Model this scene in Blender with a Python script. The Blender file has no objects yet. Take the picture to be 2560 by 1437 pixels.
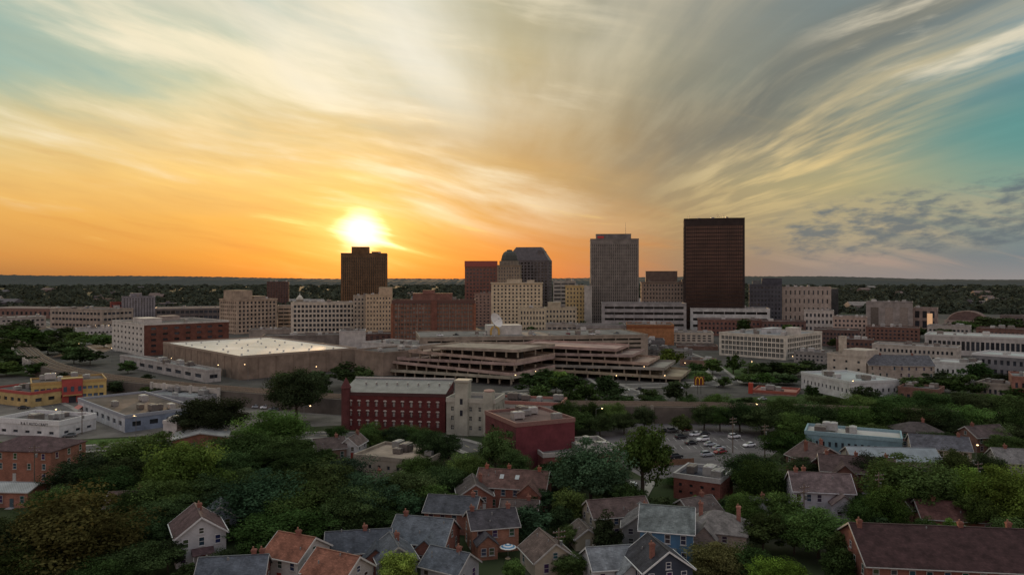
import bpy, math, random
import numpy as np
from mathutils import Vector
random.seed(7); np.random.seed(7)
SC=bpy.context.scene; C=SC.collection
F=1850.; H=55.; R=math.radians; PI=math.pi
def gx(px,Y): return (px-1280)/F*Y
def gy(py,z=0): return (H-z)*F/(py-697)
def gp(px,py,z=0):
    Y=gy(py,z); return (gx(px,Y),Y)
def zt(py,Y): return H-(py-697)*Y/F
def lin(c):
    return tuple(((x/255)/12.92 if x/255<=.04045 else ((x/255+.055)/1.055)**2.4) for x in c)

# ------------------------------------------------------------------ materials
MAT={}
def omat(name,rough=.85,nscale=.4,amt=.35,spec=.25,tex=None,metal=0.):
    m=bpy.data.materials.new(name); m.use_nodes=True; nt=m.node_tree; N=nt.nodes; L=nt.links
    b=N['Principled BSDF']; b.inputs['Roughness'].default_value=rough
    b.inputs['Specular IOR Level'].default_value=spec; b.inputs['Metallic'].default_value=metal
    oi=N.new('ShaderNodeObjectInfo'); tc=N.new('ShaderNodeTexCoord')
    ns=N.new('ShaderNodeTexNoise'); ns.inputs['Scale'].default_value=nscale; ns.inputs['Detail'].default_value=8; ns.inputs['Roughness'].default_value=.65
    L.new(tc.outputs['Object'],ns.inputs['Vector'])
    mr=N.new('ShaderNodeMapRange'); mr.inputs[1].default_value=.3; mr.inputs[2].default_value=.7
    mr.inputs[3].default_value=1-amt; mr.inputs[4].default_value=1+amt*.7
    L.new(ns.outputs['Fac'],mr.inputs[0]); fac=mr.outputs[0]
    def math_(op,a,bb):
        n=N.new('ShaderNodeMath'); n.operation=op
        for i,v in enumerate((a,bb)):
            if isinstance(v,(int,float)): n.inputs[i].default_value=v
            elif v is not None: L.new(v,n.inputs[i])
        return n.outputs[0]
    if tex:
        sp=N.new('ShaderNodeSeparateXYZ'); L.new(tc.outputs['Object'],sp.inputs[0])
        u=math_('ADD',sp.outputs[0],sp.outputs[1])
        if tex in('brick','shingle'):
            cb=N.new('ShaderNodeCombineXYZ'); L.new(u,cb.inputs[0]); L.new(sp.outputs[2],cb.inputs[1])
            bt=N.new('ShaderNodeTexBrick'); L.new(cb.outputs[0],bt.inputs['Vector'])
            bt.inputs['Color1'].default_value=(.78,.78,.78,1); bt.inputs['Color2'].default_value=(1.15,1.15,1.15,1)
            bt.inputs['Mortar'].default_value=(1.25,1.25,1.25,1) if tex=='brick' else (.7,.7,.7,1)
            bt.inputs['Scale'].default_value=1.; bt.inputs['Brick Width'].default_value=.5 if tex=='brick' else .45
            bt.inputs['Row Height'].default_value=.16 if tex=='brick' else .14
            bt.inputs['Mortar Size'].default_value=.02
            fac=math_('MULTIPLY',fac,bt.outputs['Color'])
        elif tex=='siding':
            s=math_('FRACT',math_('MULTIPLY',sp.outputs[2],4.),None)
            k=math_('ADD',math_('MULTIPLY',math_('GREATER_THAN',s,.2),.35),.65)
            fac=math_('MULTIPLY',fac,k)
        elif tex=='seam':
            s=math_('FRACT',math_('MULTIPLY',u,1.6),None)
            k=math_('ADD',math_('MULTIPLY',math_('GREATER_THAN',s,.18),.4),.6)
            fac=math_('MULTIPLY',fac,k)
    sc=N.new('ShaderNodeVectorMath'); sc.operation='SCALE'
    L.new(oi.outputs['Color'],sc.inputs[0]); L.new(fac,sc.inputs['Scale'])
    L.new(sc.outputs[0],b.inputs['Base Color'])
    MAT[name]=m; return m
omat('plaster',.85,.25,.35); omat('concrete',.9,.15,.45); omat('brick',.9,.3,.4,.2,'brick')
omat('siding',.7,.3,.3,.3,'siding'); omat('shingle',.9,.6,.55,.2,'shingle'); omat('seam',.5,.3,.35,.4,'seam',.1)
omat('flatroof',.85,.09,.6,.2); omat('whiteroof',.35,.05,.35,.5); omat('paint',.35,3,.06,.5); omat('trim',.6,2,.2)
omat('wood',.9,2,.4); omat('bark',.95,3,.5); omat('metal',.4,2,.2,.5,None,.6); omat('rubber',.8,5,.2)
omat('asphalt',.9,.1,.5,.2); omat('grass',1.,.5,.6,.1); omat('ballast',1.,1.2,.5,.1)
omat('glass',.12,.6,.3,.6); omat('darkglass',.14,.045,.6,.7,None,.7)
def emat(name,col,st):
    m=bpy.data.materials.new(name); m.use_nodes=True; b=m.node_tree.nodes['Principled BSDF']
    b.inputs['Base Color'].default_value=(*col,1); b.inputs['Emission Color'].default_value=(*col,1); b.inputs['Emission Strength'].default_value=st
    MAT[name]=m
emat('lampwarm',(1,.66,.32),5.); emat('glow',(1,.6,.32),.3)
m=bpy.data.materials.new('leaf'); m.use_nodes=True; nt=m.node_tree; N=nt.nodes; L=nt.links; N.clear()
out=N.new('ShaderNodeOutputMaterial'); df=N.new('ShaderNodeBsdfDiffuse'); tr=N.new('ShaderNodeBsdfTranslucent'); mx=N.new('ShaderNodeMixShader'); mx.inputs[0].default_value=.25
oi=N.new('ShaderNodeObjectInfo'); at=N.new('ShaderNodeAttribute'); at.attribute_name='shade'
sc=N.new('ShaderNodeVectorMath'); sc.operation='SCALE'; L.new(oi.outputs['Color'],sc.inputs[0]); L.new(at.outputs['Fac'],sc.inputs['Scale'])
L.new(sc.outputs[0],df.inputs[0]); L.new(sc.outputs[0],tr.inputs[0]); L.new(df.outputs[0],mx.inputs[1]); L.new(tr.outputs[0],mx.inputs[2]); L.new(mx.outputs[0],out.inputs[0])
MAT['leaf']=m
m=bpy.data.materials.new('ground'); m.use_nodes=True; nt=m.node_tree; N=nt.nodes; L=nt.links; b=N['Principled BSDF']; b.inputs['Roughness'].default_value=1; b.inputs['Specular IOR Level'].default_value=.1
tc=N.new('ShaderNodeTexCoord'); n1=N.new('ShaderNodeTexNoise'); n1.inputs['Scale'].default_value=.035; n1.inputs['Detail'].default_value=9
L.new(tc.outputs['Object'],n1.inputs['Vector']); cr=N.new('ShaderNodeValToRGB'); L.new(n1.outputs['Fac'],cr.inputs[0])
e=cr.color_ramp.elements; e[0].position=.35; e[0].color=(.026,.04,.016,1); e[1].position=.66; e[1].color=(.085,.078,.07,1)
x=cr.color_ramp.elements.new(.52); x.color=(.038,.048,.023,1); L.new(cr.outputs[0],b.inputs['Base Color']); MAT['ground']=m

# ------------------------------------------------------------------ mesh builder
class MB:
    def __init__(s): s.v=[]; s.f=[]
    def add(s,v,f):
        n=len(s.v); s.v+=[tuple(p) for p in v]; s.f+=[tuple(i+n for i in q) for q in f]; return s
    def box(s,x0,x1,y0,y1,z0,z1):
        return s.add([(x0,y0,z0),(x1,y0,z0),(x1,y1,z0),(x0,y1,z0),(x0,y0,z1),(x1,y0,z1),(x1,y1,z1),(x0,y1,z1)],
          [(3,2,1,0),(4,5,6,7),(0,1,5,4),(1,2,6,5),(2,3,7,6),(3,0,4,7)])
    def quad(s,a,b,c,d): return s.add([a,b,c,d],[(0,1,2,3)])
    def poly(s,p): return s.add(p,[tuple(range(len(p)))])
    def tube(s,p,q,r0,r1,n=6):
        p=Vector(p);q=Vector(q);d=(q-p).normalized(); a=d.orthogonal().normalized(); b=d.cross(a)
        v=[p+(a*math.cos(2*PI*i/n)+b*math.sin(2*PI*i/n))*r0 for i in range(n)]+[q+(a*math.cos(2*PI*i/n)+b*math.sin(2*PI*i/n))*r1 for i in range(n)]
        return s.add(v,[(i,(i+1)%n,n+(i+1)%n,n+i) for i in range(n)]+[tuple(range(n-1,-1,-1)),tuple(range(n,2*n))])
    def lathe(s,prof,n=16,cx=0,cy=0,ph=0):
        v=[];k=len(prof)
        for i in range(n):
            a=2*PI*i/n+ph
            v+=[(cx+r*math.cos(a),cy+r*math.sin(a),z) for r,z in prof]
        f=[(i*k+j,((i+1)%n)*k+j,((i+1)%n)*k+j+1,i*k+j+1) for i in range(n) for j in range(k-1)]
        return s.add(v,f)
    def mesh(s,name,mat,smooth=False):
        me=bpy.data.meshes.new(name); me.from_pydata(s.v,[],s.f); me.materials.append(MAT[mat])
        if smooth: me.polygons.foreach_set('use_smooth',[True]*len(me.polygons))
        return me
    def build(s,name,mat,parent=None,col=None,smooth=False):
        return link(name,s.mesh(name,mat,smooth),parent,col)
def link(name,me,parent=None,col=None,loc=None,rot=None,scale=None):
    o=bpy.data.objects.new(name,me); C.objects.link(o)
    if parent is not None: o.parent=parent
    if col is not None: o.color=(*col[:3],1)
    if loc is not None: o.location=loc
    if rot is not None: o.rotation_euler=(0,0,rot)
    if scale is not None: o.scale=scale
    return o
LABELS={}
def tag(o,label,cat,group=None,kind=None):
    o['label']=label; o['category']=cat
    if group: o['group']=group
    if kind: o['kind']=kind
    LABELS.setdefault(label,[]).append((o.name,group)); return o
def thing(name,label,cat,loc,rz=0,group=None):
    o=bpy.data.objects.new(name,None); C.objects.link(o); o.location=loc; o.rotation_euler=(0,0,rz)
    return tag(o,label,cat,group)
def struct(o): o['kind']='structure'; return o
def copy_tree(o,parent=None):
    c=o.copy(); C.objects.link(c); c.parent=parent
    for ch in list(o.children): copy_tree(ch,c)
    return c
def text_mesh(s,size,mat,ex=.05):
    cu=bpy.data.curves.new('lettering','FONT'); cu.body=s; cu.size=size; cu.extrude=ex; cu.align_x='CENTER'; cu.align_y='CENTER'
    o=bpy.data.objects.new('t',cu); C.objects.link(o); bpy.context.view_layer.update()
    me=bpy.data.meshes.new_from_object(o.evaluated_get(bpy.context.evaluated_depsgraph_get())); bpy.data.objects.remove(o)
    me.materials.clear(); me.materials.append(MAT[mat]); return me
CACHE={}
def cached(key,fn):
    if key not in CACHE: CACHE[key]=fn()
    return CACHE[key]

# ------------------------------------------------------------------ blocks
def ivals(a,b,n,frac):
    c=(b-a)/n; return [(a+c*(i+.5)-c*frac/2,a+c*(i+.5)+c*frac/2) for i in range(n)]
def facade(mb,p0,p1,z0,z1,xs,zs,depth):
    """wall face with real openings; returns window rectangles"""
    p0=Vector((*p0,0));p1=Vector((*p1,0)); ln=(p1-p0).length; u=(p1-p0)/ln; n=Vector((u.y,-u.x,0))
    def P(s,z,d=0): q=p0+u*s-n*d; return (q.x,q.y,z)
    if not xs or not zs:
        mb.quad(P(0,z0),P(ln,z0),P(ln,z1),P(0,z1)); return []
    last=0; res=[]
    for a,b in xs:
        mb.quad(P(last,z0),P(a,z0),P(a,z1),P(last,z1)); last=b
        lz=z0
        for c,d in zs:
            mb.quad(P(a,lz),P(b,lz),P(b,c),P(a,c)); lz=d
            mb.quad(P(a,c),P(b,c),P(b,c,depth),P(a,c,depth)); mb.quad(P(a,d),P(b,d),P(b,d,depth),P(a,d,depth))
            mb.quad(P(a,c),P(a,d),P(a,d,depth),P(a,c,depth)); mb.quad(P(b,c),P(b,d),P(b,d,depth),P(b,c,depth))
            res.append((P((a+b)/2,(c+d)/2,depth),math.atan2(u.y,u.x),b-a,d-c))
        mb.quad(P(a,lz),P(b,lz),P(b,z1),P(a,z1))
    mb.quad(P(last,z0),P(ln,z0),P(ln,z1),P(last,z1))
    return res
def pane_mb(w,h,cross,mb=None,pos=(0,0,0),a=0):
    mb=mb or MB(); ca,sa=math.cos(a),math.sin(a)
    mb.quad(*[(pos[0]+x*ca,pos[1]+x*sa,pos[2]+z) for x,z in ((-w/2,-h/2),(w/2,-h/2),(w/2,h/2),(-w/2,h/2))]); return mb
def add_windows(root,wins,gcol,gmat='glass',cap=100,bar=None):
    wins=list(wins)
    for i,(p,a,w,h) in enumerate(wins[:cap]):
        w=round(w,2);h=round(h,2)
        me=cached(('pane',w,h,gmat),lambda: pane_mb(w,h,False).mesh('window',gmat))
        k=random.uniform(.4,1.7) if gmat=='glass' else random.uniform(.85,1.15); o=link('window',me,root,[c*k for c in gcol],p,a)
        if bar:
            bm=cached(('bar',w,h,bar),lambda: MB().box(-.06,.06,-.08,.01,-h/2,h/2).box(-w/2,-.07,-.08,.01,-.06,.06).box(.07,w/2,-.08,.01,-.06,.06).mesh('mullion','trim'))
            link('mullion',bm,o,bar)
    if len(wins)>cap:
        mb=MB()
        for p,a,w,h in wins[cap:]: pane_mb(w,h,False,mb,p,a)
        o=mb.build('window',gmat,root,gcol); o['kind']='stuff'
def unit_mesh():
    def f():
        mb=MB().box(-1.2,1.2,-.8,.8,.25,1.5).box(-1.1,-.9,-.7,.7,0,.25).box(.9,1.1,-.7,.7,0,.25)
        mb.lathe([(0,1.62),(.55,1.62),(.6,1.5)],12,-.5); mb.lathe([(0,1.62),(.45,1.62),(.5,1.5)],12,.6); return mb.mesh('rooftop_unit','metal')
    return cached('unit',f)
def block(name,label,A,B,L,ytop,wall='plaster',col=(.4,.35,.3),cols=8,rows=6,wf=.6,hf=.6,scols=None,dep=.35,gcol=(.03,.035,.045),gmat='glass',
          par=None,roof=(.1,.09,.09),rmat='flatroof',pent=(),units=2,sidecol=None,sidewall='brick',base=1.,top=1.,cat='building',group=None,bar=None,cap=100,parh=.8,z1=None,edge=.03,cornice=0.15):
    A=list(A);B=list(B)
    if A[1]>550 and abs(A[1]-B[1])<26:      # turn the block so that it faces the street squarely
        Wa=(B[0]-A[0])/F*A[1]
        if A[0]>1280: B[1]=A[1]-.86*Wa*(A[0]-1280)/F
        elif B[0]<1280: A[1]=B[1]-.86*Wa*(1280-B[0])/F
    ax,ay=gx(*A),A[1]; bx,by=gx(*B),B[1]
    W=math.hypot(bx-ax,by-ay); yaw=math.atan2(by-ay,bx-ax)
    if z1 is None: z1=zt(ytop,min(ay,by))
    root=thing(name,label,cat,((ax+bx)/2,(ay+by)/2,0),yaw,group)
    w=W/2; mb=MB(); e=W*edge
    xs=ivals(e,W-e,cols,wf) if cols else []
    if scols is None: scols=max(1,round(cols*L/W)) if cols else 0
    ys=ivals(L*.04,L*.96,scols,wf) if scols else []
    zs=ivals(base,z1-top,rows,hf) if rows else []
    wins=facade(mb,(-w,0),(w,0),0,z1,xs,zs,dep)
    sm=MB() if sidecol else mb
    wr=facade(sm,(w,0),(w,L),0,z1,ys,zs,dep)
    wl=facade(mb,(-w,L),(-w,0),0,z1,ys,zs,dep)
    facade(mb,(w,L),(-w,L),0,z1,[],[],dep)
    wins+= (wl+wr) if (ax+bx)>0 else (wr+wl)
    mb.build('wall',wall,root,col)
    if sidecol: sm.build('side_wall',sidewall,root,sidecol)
    add_windows(root,wins,gcol,gmat,cap,bar)
    MB().quad((-w,0,z1-.03),(w,0,z1-.03),(w,L,z1-.03),(-w,L,z1-.03)).build('roof',rmat,root,roof)
    c=cornice; t=.35; p=MB(); zz=z1-.4; ht=z1+parh
    p.box(-w-c,w+c,-c,t,zz,ht).box(-w-c,w+c,L-t,L+c,zz,ht).box(-w-c,-w+t,t,L-t,zz,ht).box(w-t,w+c,t,L-t,zz,ht)
    p.build('parapet',wall if par is None else 'trim',root,par or [x*.9 for x in col])
    for q in pent:
        x0,x1,y0,y1,hh,pc=q
        b=MB().box(-w+W*x0,-w+W*x1,L*y0,L*y1,z1-.02,z1+hh); b.box(-w+W*x0-.2,-w+W*x1+.2,L*y0-.2,L*y1+.2,z1+hh+.003,z1+hh+.4)
        b.build('penthouse',wall,root,pc)
    rr=random.Random(label)
    for i in range(units+(2 if units else 0)):
        s=rr.uniform(.8,1.9); link('rooftop_unit',unit_mesh(),root,rr.choice(((.3,.3,.3),(.45,.45,.45),(.2,.18,.17))),(rr.uniform(-w*.8,w*.8),rr.uniform(.15,.85)*L,z1-.03),rr.choice((0,PI/2)),(s,s,s))
    return root,W,z1
def pbox(root,name,mat,col,*b):
    return MB().box(*b).build(name,mat,root,col)

# ------------------------------------------------------------------ houses
def win_tree(root,pos,a,w,h,fc,lit=False):
    def fr():
        b=MB(); t=.09
        b.box(-w/2-t,-w/2,-.07,0,-h/2,h/2).box(w/2,w/2+t,-.07,0,-h/2,h/2).box(-w/2-t,w/2+t,-.07,0,h/2,h/2+t).box(-w/2-t,w/2+t,-.07,0,-h/2-t,-h/2).box(-w/2,w/2,-.05,0,-.04,.04)
        return b.mesh('window','trim')
    o=link('window',cached(('wf',w,h),fr),root,fc,pos,a)
    link('pane',cached(('wp',w,h,lit),lambda: MB().quad((-w/2,-.02,-h/2),(w/2,-.02,-h/2),(w/2,-.02,h/2),(-w/2,-.02,h/2)).mesh('pane','glow' if lit else 'glass')),o,[c*random.uniform(.5,2.2) for c in(.03,.035,.045)])
    link('sill',cached(('ws',w,h),lambda: MB().box(-w/2-.2,w/2+.2,-.16,.0,-h/2-.24,-h/2-.113).mesh('sill','trim')),o,[c*.8 for c in fc])
    return o
def house(name,label,px,Y,w,d,he,hr,yaw,ridge,wm,wc,rc,chim=(),win=(3,2,2),trim=(.34,.33,.32),cat='house',roofmat='shingle',lit=0,door=True,sky=0,porch=False,chcol=(.2,.09,.07),ell=None):
    root=thing(name,label,cat,(gx(px,Y),Y,0),R(yaw)); X=w/2; D=d/2
    rc=[c*.95 for c in rc]
    mb=MB()
    gab=(ridge in 'xy')
    mb.quad((-X,-D,0),(X,-D,0),(X,-D,he),(-X,-D,he)); mb.quad((X,D,0),(-X,D,0),(-X,D,he),(X,D,he))
    mb.quad((X,-D,0),(X,D,0),(X,D,he),(X,-D,he)); mb.quad((-X,D,0),(-X,-D,0),(-X,-D,he),(-X,D,he))
    if ridge=='x':
        for s in(-X,X): mb.poly([(s,-D,he),(s,D,he),(s,0,hr)])
    elif ridge=='y':
        for s in(-D,D): mb.poly([(-X,s,he),(X,s,he),(0,s,hr)])
    mb.build('wall',wm,root,wc)
    o=.4; t=.2; rf=MB()
    if gab:
        half=D if ridge=='x' else X; ln=(X if ridge=='x' else D)+o; sl=(hr-he)/half; ez=he-o*sl
        pr=[(-half-o,ez+.01),(0,hr+.01),(half+o,ez+.01),(half+o,ez+t),(0,hr+t+.05),(-half-o,ez+t)]
        def Q(s,a,z): return (s,a,z) if ridge=='x' else (a,s,z)
        vs=[Q(-ln,a,z) for a,z in pr]+[Q(ln,a,z) for a,z in pr]
        rf.add(vs,[(i,(i+1)%6,6+(i+1)%6,6+i) for i in range(6)]+[(0,1,4,5),(1,2,3,4),(6,7,10,11),(7,8,9,10)])
    else:
        k=min(X,D); rx=X-k if X>D else 0; ry=D-k if D>=X else 0
        a=[(-X-o,-D-o,he-.1),(X+o,-D-o,he-.1),(X+o,D+o,he-.1),(-X-o,D+o,he-.1)]
        b=[(p[0],p[1],he+t-.1) for p in a]
        if X>D: r0=(-rx,0,hr);r1=(rx,0,hr)
        else: r0=(0,-ry,hr);r1=(0,ry,hr)
        rf.add(a+b+[r0,r1],[(3,2,1,0),(0,1,5,4),(1,2,6,5),(2,3,7,6),(3,0,4,7)]+([(4,5,9,8),(6,7,8,9),(5,6,9),(7,4,8)] if X>D else [(5,6,9,8),(7,4,8,9),(4,5,8),(6,7,9)]))
    ro=rf.build('roof',roofmat,root,rc)
    if gab:
        if ridge=='x': MB().box(-X-.38,X+.38,-.16,.16,hr+t-.02,hr+t+.1).build('ridge_cap','trim',ro,[c*.75 for c in rc])
        else: MB().box(-.16,.16,-D-.38,D+.38,hr+t-.02,hr+t+.1).build('ridge_cap','trim',ro,[c*.75 for c in rc])
        for s in(-1,1):
            g=MB(); e_=he-o*sl
            if ridge=='x': g.box(-X-o,X+o,s*(D+o)-.08+.1*s,s*(D+o)+.08+.1*s,e_,e_+.16)
            else: g.box(s*(X+o)-.08+.1*s,s*(X+o)+.08+.1*s,-D-o,D+o,e_,e_+.16)
            g.build('gutter','trim',root,trim)
            bb=MB(); q=[(-half-o,ez-.12),(0,hr-.08),(half+o,ez-.12),(half+o,ez+t+.03),(0,hr+t+.08),(-half-o,ez+t+.03)]
            s0=s*(ln+.004); s1=s*(ln+.09); bb.add([Q(s0,a,z) for a,z in q]+[Q(s1,a,z) for a,z in q],[(i,(i+1)%6,6+(i+1)%6,6+i) for i in range(6)]+[(0,1,4,5),(1,2,3,4),(6,7,10,11),(7,8,9,10)])
            bb.build('barge_board','trim',ro,trim)
    for fx,fy in chim:
        cx,cy=fx*X,fy*D; top=hr+1.1; zb=he-.5
        ch=MB().box(cx-.4,cx+.4,cy-.32,cy+.32,zb,top).box(cx-.5,cx+.5,cy-.42,cy+.42,top-.35,top-.1).build('chimney','brick',ro,chcol)
        MB().lathe([(.16,top),(.14,top+.45),(0,top+.45)],8,cx-.15,cy).build('chimney_pot','trim',ch,(.25,.12,.08))
    for i in range(sky):
        x=(-.3+.45*i)*X; f=.45; zz=hr-(hr-he)*f+t; y=-D*f
        MB().add([(x-.5,y-.6,zz-.6*sl+.1),(x+.5,y-.6,zz-.6*sl+.1),(x+.5,y+.6,zz+.6*sl+.1),(x-.5,y+.6,zz+.6*sl+.1)],[(0,1,2,3)]).build('skylight','glass',ro,(.3,.33,.36))
    if ell:  # lower cross-gabled wing: (offset fraction, width, length, eave, ridge)
        fx,ew,el_,eh,er=ell; cx=fx*X; h2=ew/2; y0=-D-el_
        MB().add([(cx-h2,-D-.002,0),(cx-h2,y0,0),(cx+h2,y0,0),(cx+h2,-D-.002,0),(cx-h2,-D-.002,eh),(cx-h2,y0,eh),(cx+h2,y0,eh),(cx+h2,-D-.002,eh),(cx,y0,er)],[(0,1,5,4),(1,2,6,8,5),(2,3,7,6)]).build('wing_wall',wm,root,[c*.95 for c in wc])
        s_=(er-eh)/h2; q=[(-h2-.3,eh-.3*s_+.01),(0,er+.01),(h2+.3,eh-.3*s_+.01),(h2+.3,eh-.3*s_+.2),(0,er+.25),(-h2-.3,eh-.3*s_+.2)]
        MB().add([(cx+a,y0-.35,z) for a,z in q]+[(cx+a,-.3*D,z) for a,z in q],[(i,(i+1)%6,6+(i+1)%6,6+i) for i in range(6)]+[(0,1,4,5),(1,2,3,4),(6,7,10,11),(7,8,9,10)]).build('wing_roof',roofmat,root,rc)
        win_tree(root,(cx-h2*.4,y0-.003,eh*.55),0,.9,1.3,trim); win_tree(root,(cx+h2*.4,y0-.003,eh*.55),0,.9,1.3,trim,lit>0)
    nf,ns,rows=win; fh=he/rows; rr=random.Random(label); hh=min(1.6,fh*.52); ww=.9
    if gab and roofmat=='shingle':
        for i in range(3):
            a=rr.uniform(-.7,.7)*(half); s_=rr.uniform(-.8,.8)*ln; z=hr-abs(a)*sl+t; p=Q(s_,a,z)
            MB().tube((p[0],p[1],p[2]-.1),(p[0],p[1],p[2]+rr.uniform(.3,.6)),.12,.12,8).build('roof_vent','trim',ro,(.2,.2,.2))
    dx=None
    for r in range(rows):
        z=fh*(r+.55)
        for i in range(nf):
            x=-X+w*(i+.5)/nf+rr.uniform(-.25,.25)
            if ell and abs(x-ell[0]*X)<ell[1]/2+.6 and z<ell[3]+.6: continue
            if r==0 and door and i==nf//2 and dx is None: dx=x; continue
            if rr.random()<.12: continue
            win_tree(root,(x,-D-.003,z),0,ww,hh,trim,rr.random()<lit)
        for i in range(ns):
            y=-D+d*(i+.5)/ns
            if rr.random()<.8: win_tree(root,(X+.003,y,z),PI/2,ww,hh,trim,rr.random()<lit)
            if rr.random()<.8: win_tree(root,(-X-.003,y,z),-PI/2,ww,hh,trim,rr.random()<lit)
    if hr-he>2.4:
        if ridge=='y': win_tree(root,(0,-D-.003,he+.75),0,.8,1.,trim)
        if ridge=='x':
            win_tree(root,(X+.003,0,he+.75),PI/2,.8,1.,trim); win_tree(root,(-X-.003,0,he+.75),-PI/2,.8,1.,trim)
    if dx is not None:
        dr=MB().box(dx-.5,dx+.5,-D-.07,-D+.02,.15,2.25).build('door','trim',root,rr.choice(((.25,.04,.03),(.05,.08,.1),(.4,.4,.38))))
        MB().box(dx+.33,dx+.41,-D-.14,-D-.073,1.1,1.2).build('handle','metal',dr,(.5,.45,.3))
        MB().box(dx-.9,dx+.9,-D-1.2,-D-.003,0,.15).build('doorstep','concrete',root,(.3,.3,.3))
        if lit or porch:
            MB().lathe([(0,2.3),(.12,2.36),(.14,2.5),(0,2.6)],8,dx+.75,-D-.16).build('porch_light','lampwarm',root)
        if porch:
            MB().add([(dx-2,-D-2.2,2.6),(dx+2,-D-2.2,2.6),(dx+2,-D-.01,3.3),(dx-2,-D-.01,3.3),(dx-2,-D-2.2,2.45),(dx+2,-D-2.2,2.45),(dx+2,-D-.01,2.45),(dx-2,-D-.01,2.45)],[(0,1,2,3),(7,6,5,4),(0,4,5,1),(1,5,6,2),(3,7,4,0)]).build('porch_roof',roofmat,root,rc)
            for s in(-1.8,1.8): MB().box(dx+s-.08,dx+s+.08,-D-2.1,-D-1.94,0,2.447).build('porch_post','trim',root,trim)
    return root

# ------------------------------------------------------------------ trees
def crown_mesh(name,seed,nc,nl,leaf,shape,fill=.45):
    g=np.random.RandomState(seed)
    c=g.normal(size=(nc,3)); c/=np.linalg.norm(c,axis=1)[:,None]; c*=(g.rand(nc)**.4)[:,None]*.37
    cr=g.uniform(.065,.17,nc)
    if shape=='tall': c[:,:2]*=.85
    if shape=='column': c[:,:2]*=.7
    zz=c[:,2]
    if shape in('round','wide'): c[zz<-.22,2]*=.6
    if shape=='tall': c[:,:2]*=(1.15-.9*np.clip(zz+.1,0,1))[:,None]
    if shape=='column': c[:,:2]*=(1.1-1.6*np.clip(zz,-.1,1))[:,None]
    c+=g.normal(size=c.shape)*.045
    d=g.normal(size=(nc,nl,3)); d/=np.linalg.norm(d,axis=2)[:,:,None]
    d[:,:,2]=d[:,:,2]*.75+.1
    rad=cr[:,None,None]*(fill+(1.2-fill)*g.rand(nc,nl,1)**.7)
    p=(c[:,None,:]+d*rad).reshape(-1,3); nrm=(d.reshape(-1,3)+g.normal(size=p.shape)*.45+np.array([0,0,.25])); nrm/=np.linalg.norm(nrm,axis=1)[:,None]
    t=np.cross(nrm,g.normal(size=p.shape)); t/=np.linalg.norm(t,axis=1)[:,None]; b=np.cross(nrm,t)
    s=(leaf*g.uniform(.6,1.3,len(p)))[:,None]
    p[:,2]=(p[:,2]+.5)
    v=np.stack([p-t*s,p-b*s*.55,p+t*s,p+b*s*.55],1).reshape(-1,3)
    v[:,2]=(v[:,2]-v[:,2].min())/(v[:,2].max()-v[:,2].min())
    m_=np.percentile(np.abs(v[:,:2]),99.5); v[:,:2]*=.5/m_
    me=bpy.data.meshes.new(name); n=len(p)
    me.vertices.add(4*n); me.vertices.foreach_set('co',v.astype(np.float32).ravel())
    me.loops.add(4*n); me.loops.foreach_set('vertex_index',np.arange(4*n,dtype=np.int32))
    me.polygons.add(n); me.polygons.foreach_set('loop_start',np.arange(0,4*n,4,dtype=np.int32))
    me.update(); me.validate()
    a=me.attributes.new('shade','FLOAT','FACE'); sh=(np.repeat(g.uniform(.5,1.5,nc),nl)*g.uniform(.6,1.4,n)).astype(np.float32)
    a.data.foreach_set('value',sh); me.materials.append(MAT['leaf']); return me
CR={}
for i in range(4): CR[('round','x',i)]=crown_mesh('crown',10+i,100,240,.0145,'round')
for i in range(5): CR[('round','h',i)]=crown_mesh('crown',20+i,56,170,.023,'round')
for i in range(2): CR[('tall','h',i)]=crown_mesh('crown',30+i,50,170,.023,'tall')
for i in range(2): CR[('column','h',i)]=crown_mesh('crown',40+i,42,150,.03,'column')
for i in range(4): CR[('round','l',i)]=crown_mesh('crown',50+i,28,80,.042,'round')
def trunk_mesh(seed):
    r=random.Random(seed); mb=MB(); lean=r.uniform(-.02,.02)
    mb.tube((0,0,-.01),(lean,0,.3),.03,.021,8); mb.tube((lean,0,.295),(lean*2,.01,.62),.021,.009,7)
    for k in range(6):
        a=2*PI*k/6+r.random(); z=r.uniform(.24,.45); ln=r.uniform(.16,.26)
        mb.tube((lean,0,z),(lean+math.cos(a)*ln,math.sin(a)*ln,z+r.uniform(.14,.3)),.012,.004,5)
    return mb.mesh('trunk','bark')
TR=[trunk_mesh(i) for i in range(4)]
TONE={'dark':(.047,.076,.026),'mid':(.066,.108,.03),'light':(.115,.17,.036),'olive':(.092,.09,.034),'blue':(.045,.08,.042),'deep':(.034,.05,.022),'lime':(.15,.22,.04)}
TC=[0]
def tree(label,px,ytop,Y,wpx,tone='dark',kind='round',group=None,name='tree',low=None):
    TC[0]+=1; i=TC[0]; h=zt(ytop,Y); w=wpx*Y/F*1.1
    if h<2.5: h=2.5
    root=thing(name,label,'tree',(gx(px,Y),Y,0),(i*1.7)%6.28,group)
    q='x' if (w>9 and kind=='round') else 'h'
    if low or Y>300: q='l' if kind=='round' else 'h'
    ks=[k for k in CR if k[0]==kind and k[1]==q]; me=CR[ks[i%len(ks)]]
    k=random.uniform(.68,1.42); col=[c*k*random.uniform(.9,1.1) for c in TONE[tone]]
    z0=.19*h if kind!='column' else .06*h
    sx=random.uniform(.93,1.07)
    link('crown',me,root,col,(0,0,z0),(i*.9)%6.28,(w*1.05*sx,w*1.05/sx,h-z0))
    ts=h if w/h>.5 else h*.8
    link('trunk',TR[i%4],root,(.07,.055,.045),(0,0,0),0,(ts,ts,ts))
    return root

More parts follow.
